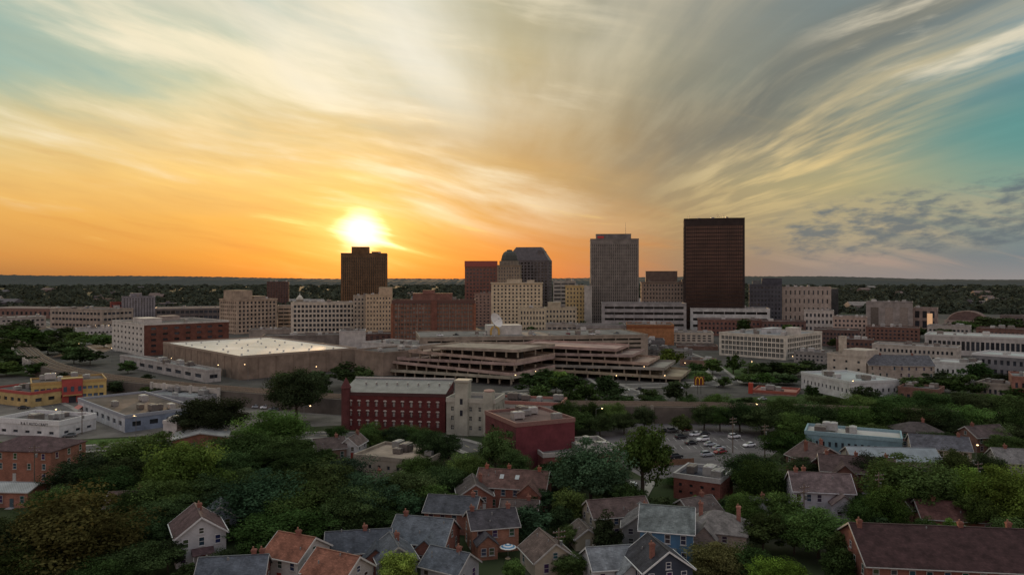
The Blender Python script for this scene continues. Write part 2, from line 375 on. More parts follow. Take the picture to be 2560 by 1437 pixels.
# ================================================================== SETTING
struct(MB().quad((-30000,-2000,0),(30000,-2000,0),(30000,45000,0),(-30000,45000,0)).build('ground','ground'))
def sheet(name,pts,z,mat,col,world=False):
    P=[(*(p if world else gp(*p)),z) for p in pts]; return struct(MB().poly(P).build(name,mat,None,col))
sheet('city_ground',[(-620,330),(-620,1150),(900,1150),(800,330),(300,290),(0,300)],.02,'asphalt',(.068,.063,.058),True)
def offs(path):
    n=[]
    for i in range(len(path)):
        a=Vector(path[max(0,i-1)]);b=Vector(path[min(len(path)-1,i+1)]); d=(b-a).normalized(); n.append(Vector((-d.y,d.x)))
    return n
def smooth_path(pts,k=4):
    out=[]
    for i in range(len(pts)-1):
        p0=Vector(pts[max(0,i-1)]);p1=Vector(pts[i]);p2=Vector(pts[i+1]);p3=Vector(pts[min(len(pts)-1,i+2)])
        for j in range(k):
            t=j/k; out.append(tuple(.5*((2*p1)+(p2-p0)*t+(2*p0-5*p1+4*p2-p3)*t*t+(3*p1-p0-3*p2+p3)*t**3)))
    out.append(tuple(pts[-1])); return out
def prof_ribbon(mb,path,prof,closed=False):
    n=offs(path);k=len(prof); v=[]
    for p,q in zip(path,n): v+=[(p[0]+q.x*a,p[1]+q.y*a,z) for a,z in prof]
    f=[]
    for i in range(len(path)-1):
        for j in range(k if closed else k-1):
            f.append((i*k+j,i*k+(j+1)%k,(i+1)*k+(j+1)%k,(i+1)*k+j))
    mb.add(v,f)
    if closed: mb.add(v[:k],[tuple(range(k))]); mb.add(v[-k:],[tuple(range(k))])
    return mb
RZ=[.06]
def road(pts,w,world=False,line=True):
    path=smooth_path([p if world else gp(*p) for p in pts]); RZ[0]+=.006; z=RZ[0]
    struct(prof_ribbon(MB(),path,[(-w/2,z),(w/2,z)]).build('road','asphalt',None,(.1,.094,.092)))
    pv=MB()
    for s in(-1,1):
        a,b=s*(w/2+.002),s*(w/2+2.2)
        prof_ribbon(pv,path,[(a,.0),(a,z+.12),(b,z+.12),(b,0)])
    struct(pv.build('pavement','concrete',None,(.25,.235,.215)))
    if line:
        lm=MB(); n=offs(path)
        for i in range(len(path)-1):
            a=Vector(path[i]);b=Vector(path[i+1]); L_=(b-a).length; d=(b-a)/L_; nn=Vector((-d.y,d.x))*.09; s=0
            while s+3<L_:
                p=a+d*s;q=a+d*(s+3); lm.quad((p.x-nn.x,p.y-nn.y,z+.015),(q.x-nn.x,q.y-nn.y,z+.015),(q.x+nn.x,q.y+nn.y,z+.015),(p.x+nn.x,p.y+nn.y,z+.015)); s+=7
        struct(lm.build('road_marking','trim',None,(.5,.45,.25)))
sheet('parking_lot',[(1490,1080),(1640,1048),(1930,1062),(1965,1110),(1915,1150),(1760,1185),(1620,1200),(1530,1150)],.03,'asphalt',(.13,.118,.12))
sheet('service_yard',[(-200,1010),(450,985),(860,1000),(860,1062),(430,1085),(-200,1120)],.03,'asphalt',(.14,.127,.115))
road([(-250,1160),(190,1124),(430,1106),(800,1088),(1090,1098),(1200,1128)],8)
road([(1505,1330),(1570,1235),(1592,1200)],6,line=False)
road([(2300,1300),(2400,1190),(2620,1130)],8)
road([(1270,985),(1500,968),(1800,958),(2050,938)],11)
road([(1440,905),(1520,960),(1640,1000)],9)
road([(-200,965),(40,985),(170,1040),(130,1095)],8)
road([(1830,960),(1760,905),(1700,880)],9)
road([(2100,1130),(2250,1075),(2620,1075)],7)
road([(90,800),(200,845),(270,880)],10)
lm=MB()
for row,(py) in enumerate((1082,1102,1122)):
    for i in range(14):
        x,y=gp(1640+i*17,py); lm.quad((x,y,.05),(x+.12,y,.05),(x+.12,y+5,.05),(x,y+5,.05))
struct(lm.build('parking_marking','trim',None,(.5,.5,.48)))
zm=MB()
for cx,cy in((1600,985),(1530,975),(1700,965)):
    x,y=gp(cx,cy)
    for i in range(8): zm.quad((x+i*1.2,y,.135),(x+i*1.2+.6,y,.135),(x+i*1.2+.6,y+4,.135),(x+i*1.2,y+4,.135))
struct(zm.build('crossing_marking','trim',None,(.55,.55,.52)))
sheet('lawn',[(-200,1108),(180,1100),(430,1092),(430,1100),(180,1112),(-200,1135)],.045,'grass',(.065,.11,.03))
sheet('lawn',[(1760,1000),(2000,985),(2400,1000),(2400,1012),(1900,1015),(1760,1012)],.045,'grass',(.05,.08,.026))
sheet('lawn',[(1660,925),(1790,915),(1960,925),(1990,945),(1800,950),(1690,945)],.045,'grass',(.05,.08,.026))
sheet('lawn',[(-100,870),(60,880),(110,905),(200,930),(120,945),(-100,925)],.045,'grass',(.045,.066,.024))
# hills
hm=MB(); hp=[(-1500,684),(-300,687),(0,687),(300,690),(600,693),(850,696.5),(1100,697),(1500,695),(1700,692),(1870,689.5),(2050,691),(2300,697),(2560,699),(3000,695),(4200,690)]
px=np.arange(-1500,4200,4.); ry=np.interp(px,[a for a,_ in hp],[b for _,b in hp])+np.random.normal(size=len(px))*.45
for lay,(YY,dz) in enumerate(((9000,0),(6500,-2.2))):
    v=[];f=[]
    for i,(x,yv) in enumerate(zip(px,ry)):
        z=max(zt(yv-dz+(np.sin(x*.011+lay*3)*.8),YY),18)
        v+=[(gx(x,YY),YY-900,2),(gx(x,YY),YY-350,z*.72),(gx(x,YY),YY,z),(gx(x,YY),YY+900,0)]
    for i in range(len(px)-1):
        for j in range(3): f.append((4*i+j,4*i+4+j,4*i+5+j,4*i+1+j))
    hm.add(v,f)
struct(hm.build('hills','grass',None,(.055,.062,.06)))  # distance haze is put into this greyed base colour
# far wood
g=np.random.RandomState(3); NT=6400
fx=g.uniform(-150,2710,NT); fy=700.8+85*g.rand(NT)**1.35; Y=101750/(fy-697); Xp=(fx-1280)/F*Y
K=26
hh=g.uniform(8,16,NT); ww=g.uniform(5,9,NT)*np.clip(Y/1600,1,2.8)
d=g.normal(size=(NT,K,3)); d/=np.linalg.norm(d,axis=2)[:,:,None]; d[:,:,2]=np.abs(d[:,:,2])
P=np.stack([Xp,Y,np.zeros(NT)],1)[:,None,:]+d*np.stack([ww,ww,hh],1)[:,None,:]
P=P.reshape(-1,3); nr=d.reshape(-1,3)+g.normal(size=P.shape)*.4; nr/=np.linalg.norm(nr,axis=1)[:,None]
t=np.cross(nr,g.normal(size=P.shape)); t/=np.linalg.norm(t,axis=1)[:,None]; b=np.cross(nr,t); s=(np.repeat(ww,K)*.42)[:,None]
v=np.stack([P-t*s,P-b*s,P+t*s,P+b*s],1).reshape(-1,3); n=len(P)
me=bpy.data.meshes.new('far_wood'); me.vertices.add(4*n); me.vertices.foreach_set('co',v.astype(np.float32).ravel()); me.loops.add(4*n); me.loops.foreach_set('vertex_index',np.arange(4*n,dtype=np.int32)); me.polygons.add(n); me.polygons.foreach_set('loop_start',np.arange(0,4*n,4,dtype=np.int32)); me.update(); me.validate()
a=me.attributes.new('shade','FLOAT','FACE'); a.data.foreach_set('value',np.repeat(g.uniform(.6,1.4,NT),K).astype(np.float32)); me.materials.append(MAT['leaf'])
tag(link('far_wood',me,None,(.055,.066,.05)),'dark mass of suburban treetops stretching to the horizon behind the city','wood',None,'stuff')

# railway
rail_px=[(-160,846),(10,851),(58,866),(88,890),(140,915),(260,940),(420,958),(620,975),(860,992),(1150,1003),(1450,1008),(1800,1012),(2150,1022),(2450,1036),(2760,1052)]
rp=smooth_path([gp(a,b_,6) for a,b_ in rail_px],6)
struct(prof_ribbon(MB(),rp,[(-7.6,0),(-6.2,6),(6.2,6),(7.6,0)]).build('railway_embankment','concrete',None,(.1,.083,.07)))
for k,off in enumerate((-3.6,0.2,4.0)):
    r_=thing('railway_track','%s railway track on the curved embankment across the city'%('nearest','middle','farthest')[k],'railway track',(0,0,0))
    prof_ribbon(MB(),rp,[(off-1.5,6.003),(off-1.2,6.18),(off+1.2,6.18),(off+1.5,6.003)]).build('ballast','ballast',r_,(.1,.074,.058))
    for s in(-.72,.72): prof_ribbon(MB(),rp,[(off+s-.06,6.185),(off+s-.06,6.4),(off+s+.06,6.4),(off+s+.06,6.185)],True).build('rail','metal',r_,(.3,.24,.2))
fr=[(p[0],p[1]) for p in rp if 20<p[0]<330]
rw=thing('retaining_wall','long weathered concrete retaining wall under the railway right of centre','wall',(0,0,0))
prof_ribbon(MB(),fr,[(-8.6,0),(-8.6,6.4),(-8.1,6.4),(-8.1,0)],True).build('wall_panel','concrete',rw,(.125,.105,.088))
nn=offs(fr)
for i in range(1,len(fr),2):
    p=Vector(fr[i])+nn[i]*-8.8; MB().box(p.x-.5,p.x+.5,p.y-.5,p.y+.4,0,7.).build('pilaster','concrete',rw,(.26,.235,.2))
def rail_bridge(label,i0,i1,off):
    pts=rp[i0:i1]; t_=thing('railway_bridge',label,'bridge',(0,0,0))
    prof_ribbon(MB(),pts,[(off-.5,5.2),(off-.5,7.4),(off-.1,7.4),(off-.1,5.2)],True).build('parapet','concrete',t_,(.42,.39,.35))
    n_=offs(pts)
    for j in range(0,len(pts)):
        q=Vector(pts[j])+n_[j]*(off-.4); MB().box(q.x-.6,q.x+.6,q.y-.6,q.y+.3,0,7.8).build('pier','concrete',t_,(.38,.36,.33))
def near_i(px,py):
    q=gp(px,py,6); return min(range(len(rp)),key=lambda i:(rp[i][0]-q[0])**2+(rp[i][1]-q[1])**2)
rail_bridge('white arcaded railway bridge parapet in front of the convention hall',near_i(430,958),near_i(570,972)+1,-8.2)
rail_bridge('white railway bridge over the street at far left',near_i(60,868),near_i(120,908)+1,-8.2)

# ================================================================== DOWNTOWN
CR_=(.58,.48,.33)
B=block
B('office_building','low beige office block with ribbon windows at far left edge of downtown',(125,830),(255,800),40,775,'concrete',(.34,.28,.23),14,3,.75,.4,units=3)
B('apartment_tower','grey slab tower with vertical fins left of downtown',(305,905),(388,880),25,743,'concrete',(.22,.21,.225),11,14,.45,.7,pent=[(.25,.6,.2,.8,4,(.22,.21,.23))])
r_,W,z=B('office_building','red brown block with pale square sign beside the grey slab tower',(277,890),(306,884),22,757,'brick',(.2,.06,.05),4,5,.5,.5,units=0)
pbox(r_,'sign_panel','trim',(.45,.41,.39),-3.5,3.5,-.25,-.05,z-9,z-3)
B('warehouse','white painted warehouse with brown brick side wall left of the convention hall',(280,575),(360,527),62,812,'plaster',(.54,.51,.46),8,5,.42,.4,sidecol=(.13,.055,.04),pent=[(.4,.75,.1,.3,3.2,(.5,.47,.43)),(.1,.3,.5,.7,3,(.3,.25,.22))])
B('office_building','beige office tower with deep square windows left of the white garage',(592,735),(693,768),36,750,'concrete',(.4,.31,.235),10,8,.55,.6,dep=.8,pent=[(.02,.42,.1,.8,9,(.36,.28,.21)),(.5,.8,.2,.7,3,(.3,.24,.19))],cornice=.5)
B('office_building','dark brown block standing behind the beige office tower',(667,1300),(722,1290),30,705,'brick',(.11,.065,.055),8,12,.5,.5)
B('parking_garage','tan garage with horizontal slots left of the white gridded building',(694,800),(738,792),30,766,'concrete',(.38,.32,.26),3,6,.92,.45,gcol=(.012,.012,.012),units=0)
r_,W,z=B('office_building','long white gridded office building with small domed cupola',(727,775),(911,760),36,758,'plaster',(.56,.49,.4),18,6,.66,.62,dep=.7,units=5)
MB().lathe([(3.4,z),(3.4,z+3),(3.9,z+3),(3.9,z+3.5),(3,z+5.5),(1.4,z+7.5),(.4,z+8.3),(.1,z+10.5),(0,z+10.5)],16,-W/2+8,8).build('cupola','plaster',r_,(.45,.42,.36),True)
B('office_tower','dark bronze striped tower right below the setting sun',(852,850),(967,852),46,634,'concrete',(.14,.085,.048),20,24,.5,.86,top=4,pent=[(.22,.6,.2,.7,8,(.16,.09,.045)),(.66,.82,.3,.6,2.5,(.14,.08,.05))],gcol=(.035,.028,.022),gmat='darkglass',units=3)
B('office_building','grey tan block with blank bays left of the tan hotel annex',(883,735),(930,728),30,741,'concrete',(.4,.34,.27),5,9,.45,.5)
B('office_building','tan office building with small square windows beside the brown hotel',(914,722),(980,716),30,738,'plaster',(.48,.37,.25),8,9,.4,.45,pent=[(.5,1,0,.9,7,(.46,.35,.24))])
r_,W,z=B('hotel','wide brown brick hotel with two window wings and central recess',(980,612),(1187,606),28,752,'brick',(.19,.1,.07),26,10,.72,.5,gcol=(.15,.14,.13),pent=[(.24,.72,.25,.75,5.5,(.18,.09,.07)),(.36,.5,.3,.7,8,(.2,.1,.08))],par=(.13,.07,.055),units=6,cornice=.35,base=3)
pbox(r_,'stair_shaft','brick',(.17,.075,.055),-1.8,3.,-.9,.45,0,z+.5); pbox(r_,'roof_band','trim',(.12,.06,.05),-W/2-.4,W/2+.4,-.45,-.2,z-2.2,z-.5)
for s in(-1,1): pbox(r_,'end_pier','brick',(.24,.1,.06),s*(W/2)-.9,s*(W/2)+.9,-.6,.3,0,z-2.3)
for k in range(1,13):
    if k not in(6,7): pbox(r_,'facade_fin','concrete',(.3,.25,.2),-W/2+W*k/13-.14,-W/2+W*k/13+.14,-.3,-.003,2.5,z-2.3)
r_,W,z=B('office_tower','red brown gridded tower with bright red top band',(1162,950),(1243,945),32,668,'brick',(.22,.105,.08),9,15,.55,.5)
pbox(r_,'roof_band','paint',(.3,.055,.04),-W/2-.3,W/2+.3,-.3,32.2,z+.9,z+8)
B('office_building','tan brick block between the brown hotel and the cream corner building',(1186,860),(1236,852),24,735,'brick',(.3,.2,.16),5,10,.45,.45)
r_,W,z=B('office_tower','slender tan deco tower crowned by a dark green dome',(1243,852),(1300,850),26,664,'plaster',(.26,.205,.15),8,17,.42,.55,units=0,cornice=.5)
wd=W/2
pbox(r_,'upper_tier','plaster',(.2,.17,.135),-wd+2.4,wd-2.4,2.4,23.6,z,z+5.5)
mb=MB()
for i in range(6): mb.box(-wd+3.2+i*(2*wd-7.2)/5,-wd+4.0+i*(2*wd-7.2)/5,2.0,2.39,z+.8,z+5.2)
mb.build('colonnade','plaster',r_,(.28,.24,.185))
MB().lathe([(10.2,z+5.5),(10.2,z+8),(9.8,z+8.2),(9.0,z+12),(7.2,z+15.2),(4.6,z+17),(3.4,z+17.2),(3.4,z+18.4),(0,z+19)],8,0,13,PI/8).build('dome','trim',r_,(.065,.066,.056))
r_,W,z=B('office_tower','dark grey tower with chamfered gable roof behind the deco tower',(1264,930),(1372,922),42,652,'concrete',(.135,.12,.12),12,20,.6,.62,units=0,gmat='darkglass',gcol=(.05,.046,.046))
w=W/2
MB().add([(-w,0,z+.8),(w,0,z+.8),(w,42,z+.8),(-w,42,z+.8),(w*.62,8,z+17.5),(w*.62,34,z+17.5),(-w*.55,8,z+17.5),(-w*.55,34,z+17.5)],[(0,1,4,6),(1,2,5,4),(2,3,7,5),(3,0,6,7),(6,4,5,7)]).build('roof_gable','seam',r_,(.1,.085,.085))
pbox(r_,'roof_fin','concrete',(.14,.125,.125),w*.5,w*.75,3,38,z,z+13)
B('office_building','cream corner office building with rows of small windows in the city centre',(1228,765),(1356,764),36,708,'plaster',CR_,13,13,.45,.55,dep=.5,cornice=.8,pent=[(.3,.6,.3,.7,4,(.5,.42,.3)),(.7,.85,.4,.7,3,(.45,.38,.28))],par=(.5,.42,.3))
B('office_building','lower cream annex in front of the cream corner building',(1298,690),(1364,694),22,772,'plaster',(.52,.44,.31),8,5,.45,.55)
B('office_building','beige terrace block right of the cream annex below the yellow building',(1362,735),(1442,728),24,770,'plaster',(.46,.39,.28),9,5,.5,.5,pent=[(.1,.5,.2,.8,5,(.42,.36,.26))])
B('office_building','pale office block with ribbon windows behind the yellow stone building',(1383,885),(1440,880),26,703,'concrete',(.43,.4,.36),3,11,.92,.45)
B('office_building','yellow stone office building left of the grey striped tower',(1414,822),(1466,818),28,715,'plaster',(.54,.4,.2),6,10,.42,.5,cornice=.6)
B('stair_tower','blank pale concrete shaft between yellow building and grey striped tower',(1461,800),(1480,799),16,716,'concrete',(.42,.39,.35),0,0,units=0)
r_,W,z=B('office_tower','grey striped concrete tower with thin antenna on its roof',(1476,820),(1597,818),44,598,'concrete',(.2,.178,.158),24,26,.42,.8,top=5,pent=[(.12,.85,.15,.75,6,(.17,.155,.145))],gcol=(.02,.02,.022),units=3)
MB().tube((W/2-13.5,16,z+6),(W/2-13.5,16,z+20),.28,.08,6).build('antenna','metal',r_,(.1,.1,.1))
pbox(r_,'sign_panel','paint',(.5,.03,.03),-W/2+8,-W/2+15,6.2,6.5,z+1.6,z+4)
B('office_building','tan ornate office block between the grey tower and the black tower',(1603,870),(1752,850),36,706,'plaster',(.42,.33,.27),18,10,.45,.5,cornice=.8,pent=[(.08,.62,.3,.9,13,(.22,.16,.13)),(.7,.85,.3,.7,3,(.3,.24,.2))])
r_,W,z=B('office_tower','tallest black glass tower with brown reflections and roof antennas',(1710,813),(1862,806),46,546,'concrete',(.042,.03,.027),26,28,.8,.74,top=7,dep=.2,gcol=(.056,.031,.025),gmat='darkglass',units=4,pent=[(.1,.9,.2,.8,1.2,(.05,.04,.04))])
for fx,hh_ in((.08,5),(.56,6),(.6,4),(.65,5.5)):
    MB().tube((-W/2+W*fx,6,z),(-W/2+W*fx,6,z+hh_),.22,.1,6).box(-W/2+W*fx-1.6,-W/2+W*fx+1.6,5.9,6.1,z+hh_*.7,z+hh_*.7+.25).build('antenna','metal',r_,(.12,.1,.1))
B('parking_garage','grey garage with five open decks below the grey striped tower',(1505,735),(1716,758),40,760,'concrete',(.3,.285,.28),8,5,.96,.42,gcol=(.012,.012,.014),units=0,dep=1.)
B('parking_garage','white low garage at the foot of the black tower',(1726,800),(1925,795),36,773,'concrete',(.48,.48,.46),7,3,.95,.4,gcol=(.015,.016,.018),units=2,dep=1.)
B('office_building','dark stepped office block right of the black tower',(1873,900),(1955,892),30,712,'concrete',(.1,.1,.115),9,9,.55,.5,pent=[(.4,1,.1,.9,7.5,(.085,.085,.1)),(.1,.35,.2,.6,5,(.2,.2,.2))])
r_,W,z=B('courthouse','wide beige courthouse with slit windows and dark glass end',(1956,900),(2078,880),40,719,'plaster',(.4,.33,.28),10,4,.3,.5,units=4,base=3)
pbox(r_,'glass_end','darkglass',(.06,.07,.085),W/2+.01,W/2+8,2,38,0,z-1)
r_,W,z=B('theatre','grey stone theatre block with large blank bays at right',(2165,800),(2282,800),40,757,'concrete',(.28,.25,.23),3,1,.55,.7,units=4,gcol=(.2,.17,.15),cap=100)
r_,W,z=B('theatre_lobby','pinkish glass lobby with lit screen beside the grey theatre block',(2282,800),(2342,792),30,772,'concrete',(.3,.23,.2),3,2,.6,.7,units=1)
pbox(r_,'lit_screen','glow',(1,1,1),W/2-9,W/2-4,-.3,-.05,6,z-5)
r_,W,z=B('hall','stone hall with dark arched vault roof near the right edge',(2362,860),(2472,852),36,804,'plaster',(.36,.29,.25),9,2,.5,.6,units=0)
pts=[(W*.42*math.cos(PI*i/14),11*math.sin(PI*i/14)) for i in range(15)]
MB().add([(a,1,z+b_) for a,b_ in pts]+[(a,35,z+b_) for a,b_ in pts],[(i,i+1,16+i,15+i) for i in range(14)]+[tuple(range(15)),tuple(range(29,14,-1))]).build('vault_roof','plaster',r_,(.15,.10,.09))
pts2=[(W*.45*math.cos(PI*i/14),11.9*math.sin(PI*i/14)) for i in range(15)]
mb=MB()
for i in range(14): mb.add([(pts[i][0],.5,z+pts[i][1]),(pts[i+1][0],.5,z+pts[i+1][1]),(pts2[i+1][0],.5,z+pts2[i+1][1]),(pts2[i][0],.5,z+pts2[i][1])],[(0,1,2,3)])
mb.build('arch_trim','plaster',r_,(.36,.29,.25))
B('office_building','dark flat block at the right edge beyond the arched hall',(2500,800),(2590,790),30,792,'concrete',(.16,.13,.12),9,3,.6,.5)
B('office_building','pink tan four storey block right of the white low garage',(2082,700),(2168,690),24,795,'plaster',(.4,.31,.26),8,4,.5,.5)
B('office_building','small pale block in front of the beige courthouse',(2010,760),(2085,752),24,778,'plaster',(.46,.42,.38),7,3,.5,.5)
B('brick_building','brown brick commercial block behind the white windowed factory',(1745,720),(1905,705),30,802,'brick',(.19,.1,.08),15,3,.5,.5)
B('brick_building','dark brick storefront row right of the brown commercial block',(1905,690),(2015,676),26,806,'brick',(.14,.085,.075),10,3,.5,.5)
B('brick_building','dark brown loft building right of the white windowed factory',(2035,610),(2150,590),26,828,'brick',(.13,.085,.075),12,3,.55,.5)
B('parking_garage','small grey garage with open decks behind the big garage roof',(1440,630),(1566,622),30,815,'concrete',(.28,.26,.25),6,4,.95,.42,gcol=(.012,.012,.014),units=0)
B('shop_building','low pale block above the big garage at centre',(1365,640),(1445,634),22,812,'concrete',(.34,.3,.26),6,3,.7,.45)
r_,W,z=B('theatre','orange brown blank walled building right of the big garage',(1567,620),(1685,635),34,814,'brick',(.3,.14,.065),0,0,units=3)
pbox(r_,'marquee_band','trim',(.2,.07,.03),-W/2-.3,W/2+.3,-.3,-.05,z-2,z-.5)
r_,W,z=B('store_building','dark grey store with white script sign on its sloping front',(1592,560),(1662,572),24,856,'plaster',(.16,.15,.15),5,2,.6,.4,units=1,parh=1.6)
o=link('sign_lettering',text_mesh('Price',4.2,'trim',.12),r_,(.8,.8,.78),(-W/2+6.5,-.35,z+.2)); o.rotation_euler=(PI/2,R(-12),0)
B('office_building','cream three storey building right of the script sign store',(1660,640),(1784,652),26,834,'plaster',(.5,.44,.36),9,3,.6,.55,units=4)
B('warehouse','large white factory loft with big gridded windows',(1798,535),(1965,500),60,842,'plaster',(.56,.52,.44),16,4,.82,.72,units=5,bar=(.42,.4,.34),gcol=(.07,.075,.075),pent=[(.86,1,.25,.4,5,(.55,.51,.46)),(.4,.55,.4,.7,3,(.45,.45,.45))],roof=(.22,.22,.23))
r_,W,z=B('mill_building','cream mill tower wall with stepped top left of the stone mill',(2068,405),(2165,388),14,893,'plaster',(.44,.39,.33),3,3,.2,.3,units=0)
w=W/2
MB().box(-w*.2,w,.02,13.9,z,z+3.4).build('stepped_gable','plaster',r_,(.44,.39,.33))
pbox(r_,'chimney_stack','brick',(.38,.33,.27),-w*.6,-w*.35,4,7.5,z-.1,z+10)
house('mill_building','long stone mill with slate roof and dormers at right',2240,392,32,16,10,14.5,-8,'x','brick',(.33,.285,.24),(.11,.11,.125),((.5,0),(-.5,0)),(9,3,3),(.42,.4,.36),'building')
B('warehouse','white low building with pale teal roof in front of the stone mill',(2003,372),(2125,336),26,957,'plaster',(.48,.48,.48),12,1,.35,.3,units=4,roof=(.33,.37,.38),rmat='whiteroof',par=(.5,.52,.52))
B('warehouse','long pale metal roofed market hall at right edge',(2312,545),(2600,505),34,848,'plaster',(.38,.36,.34),22,1,.7,.55,roof=(.34,.34,.34),rmat='whiteroof',par=(.5,.5,.48))
B('office_building','cream two storey block between the stone mill and market hall',(2180,500),(2392,470),22,872,'plaster',(.42,.385,.34),18,2,.5,.5,units=4,roof=(.22,.2,.2))
B('warehouse','small bright white shed right of the stone mill',(2322,415),(2432,400),20,912,'plaster',(.55,.55,.53),8,1,.4,.3,roof=(.36,.36,.36),rmat='whiteroof')
B('warehouse','dark panelled workshop with white roof at right edge',(2430,420),(2600,395),26,897,'concrete',(.18,.18,.19),10,2,.5,.5,roof=(.36,.36,.36),rmat='whiteroof',par=(.5,.5,.5))
B('brick_building','brick building cut by the right edge below the workshop',(2530,330),(2640,322),20,950,'brick',(.26,.13,.1),6,2,.4,.5,roof=(.16,.16,.16))
# right hand low-rise infill
B('brick_building','brick warehouse below the grey theatre block',(2165,665),(2300,645),26,822,'brick',(.17,.095,.075),12,3,.5,.5,units=4)
B('shop_building','pale low office below the arched hall',(2318,650),(2425,636),22,818,'plaster',(.38,.35,.32),10,2,.6,.5,units=4)
B('brick_building','brown flat roofed store near the right edge below the arched hall',(2440,610),(2575,594),24,826,'brick',(.15,.09,.075),12,2,.5,.5,units=4)
B('brick_building','dark brick shop left of the cream two storey block',(2090,560),(2185,545),20,852,'brick',(.14,.085,.07),8,2,.5,.5,units=3)
B('shop_building','grey flat shop between the white factory loft and mill tower',(1985,490),(2062,478),18,884,'plaster',(.26,.245,.23),7,2,.5,.5,units=3)
B('brick_building','low brown brick row left of the white factory loft',(1692,575),(1795,585),18,868,'brick',(.19,.12,.095),9,2,.5,.5,units=3)
B('shop_building','dark roofed garage shop in the trees right of the white low building',(2245,328),(2345,318),14,978,'brick',(.18,.1,.08),6,1,.5,.45,units=3)
B('shop_building','tan flat shop in the trees below the dark panelled workshop',(2440,345),(2525,335),14,965,'plaster',(.32,.28,.24),6,1,.5,.45,units=3)
B('brick_building','squat brick block just right of the crossroads trees',(1830,610),(1900,600),20,838,'brick',(.2,.12,.09),6,2,.5,.5,units=2)
# left fillers
B('stadium','long low dark grandstand with pale roofline at left behind the grey slab tower',(385,1010),(560,985),60,772,'concrete',(.14,.12,.11),14,2,.8,.5,par=(.34,.31,.28))
B('warehouse','long brown roofed shed at far left beyond the railway',(-40,1050),(210,1020),50,772,'brick',(.2,.12,.1),20,1,.5,.4,roof=(.2,.17,.16),par=(.3,.26,.24))
B('warehouse','low pale depot with white roof on the far left skyline',(0,860),(115,840),30,795,'concrete',(.36,.33,.3),9,2,.6,.4,roof=(.3,.28,.27),rmat='whiteroof')
B('shop_building','small white shop block behind the white warehouse',(192,690),(285,672),24,824,'plaster',(.46,.44,.42),9,2,.5,.45,units=4)
B('shop_building','white low block with vents behind the convention hall left end',(478,640),(552,622),24,822,'plaster',(.48,.45,.43),6,2,.4,.4,units=5)
B('service_building','tan blank block behind the convention hall roof',(622,625),(727,628),22,826,'concrete',(.32,.27,.23),0,0,units=3)
B('service_building','dark flat roofed block behind the convention hall right of the tan block',(655,575),(850,566),22,842,'concrete',(.2,.17,.15),0,0,units=6,roof=(.1,.09,.09))
B('service_building','tall white blank service block behind the convention hall',(848,560),(913,556),22,830,'plaster',(.47,.44,.41),0,0,units=2)
B('service_building','long white blank loading block left of the big garage',(905,490),(1042,462),28,866,'plaster',(.5,.48,.45),0,0,units=8,roof=(.16,.15,.145))
B('brick_building','dark brick rooftop block above the white loading block',(800,640),(985,632),24,838,'brick',(.17,.1,.085),12,3,.5,.5)
# convention hall
def wpx(x,y): return (1280+F*x/y,y)
r_,W,z=B('convention_hall','large tan convention hall with broad white flat roof',wpx(-148,402),wpx(-95,452),121,893,'concrete',(.23,.175,.135),0,0,roof=(.62,.58,.55),rmat='whiteroof',units=0,z1=12.4,par=(.28,.225,.18))
for i in range(1,12): pbox(r_,'wall_rib','concrete',(.20,.15,.115),-W/2-.16,-W/2-.003,i*10,i*10+.5,0,12)
for i in range(1,7): pbox(r_,'wall_rib','concrete',(.20,.15,.115),-W/2+i*W/7,-W/2+i*W/7+.5,-.16,-.003,0,12)
for i in range(5):
    for j in range(6):
        link('roof_vent',cached('vent',lambda: MB().lathe([(.5,0),(.5,.4),(.7,.5),(.5,.7),(0,.75)],10).mesh('roof_vent','trim')),r_,(.4,.38,.36),(-W/2+8+i*13+random.uniform(-3,3),12+j*19+random.uniform(-4,4),12.4))
for i in range(3): pbox(r_,'loading_door','metal',(.12,.11,.1),-W/2-.12,-W/2-.02,18+i*9,23+i*9,.05,4.2)
B('service_building','tan lower wing at the right end of the convention hall',wpx(-93,438),(958,418),34,884,'concrete',(.24,.185,.145),0,0,units=3)
B('service_building','low pale loading dock strip along the convention hall left wall',(300,470),(516,392),8,928,'plaster',(.38,.36,.34),9,1,.6,.5,units=4,roof=(.2,.2,.2))
# big garage
def garage(label,A,B_,L,levels,hh,col,step=0,rstep=0,slope=.0):
    ax,ay=gx(*A),A[1];bx,by=gx(*B_),B_[1]; W=math.hypot(bx-ax,by-ay); w=W/2
    root=thing('parking_garage',label,'parking garage',((ax+bx)/2,(ay+by)/2,0),math.atan2(by-ay,bx-ax))
    for k in range(1,levels+1):
        x0=-w+step*(k-1); x1=w-rstep*(k-1); z=k*hh; sl=slope*(1 if k%2 else -1); y0=1.6*(k-1)
        m=MB().box(x0,x1,y0,L,z-.35,z)
        for (a,b_,c,d_) in((x0,x1,y0-.2,y0+.12),(x0,x1,L-.12,L+.2),(x0-.2,x0+.12,y0+.121,L-.121),(x1-.12,x1+.2,y0+.121,L-.121)): m.box(a,b_,c,d_,z-.5,z+1.05)
        m.v=[(p[0],p[1],p[2]+sl*p[0]) for p in m.v]
        m.build('deck','concrete',root,[c*random.uniform(.88,1.15) for c in col])
        n=max(2,int((x1-x0)/7))
        for i in range(n+1):
            xx=x0+.6+(x1-x0-1.2)*i/n
            for yy in(y0+1.,L/2+2):
                link('column',cached(('colm',hh),lambda: MB().box(-.35,.35,-.4,.4,-hh-.1,-.4).mesh('column','concrete')),root,[c*.8 for c in col],(xx,yy,z+sl*xx))
    pbox(root,'ramp_core','concrete',(.04,.036,.032),-w+step*levels+4,w-rstep*levels-4,L*.35,L*.4,0,levels*hh-.6)
    return root,W
garage('stepped left wing of the big concrete garage with sloping decks',(938,428),(1278,378),46,5,3.3,(.32,.265,.205),7,0,.02)
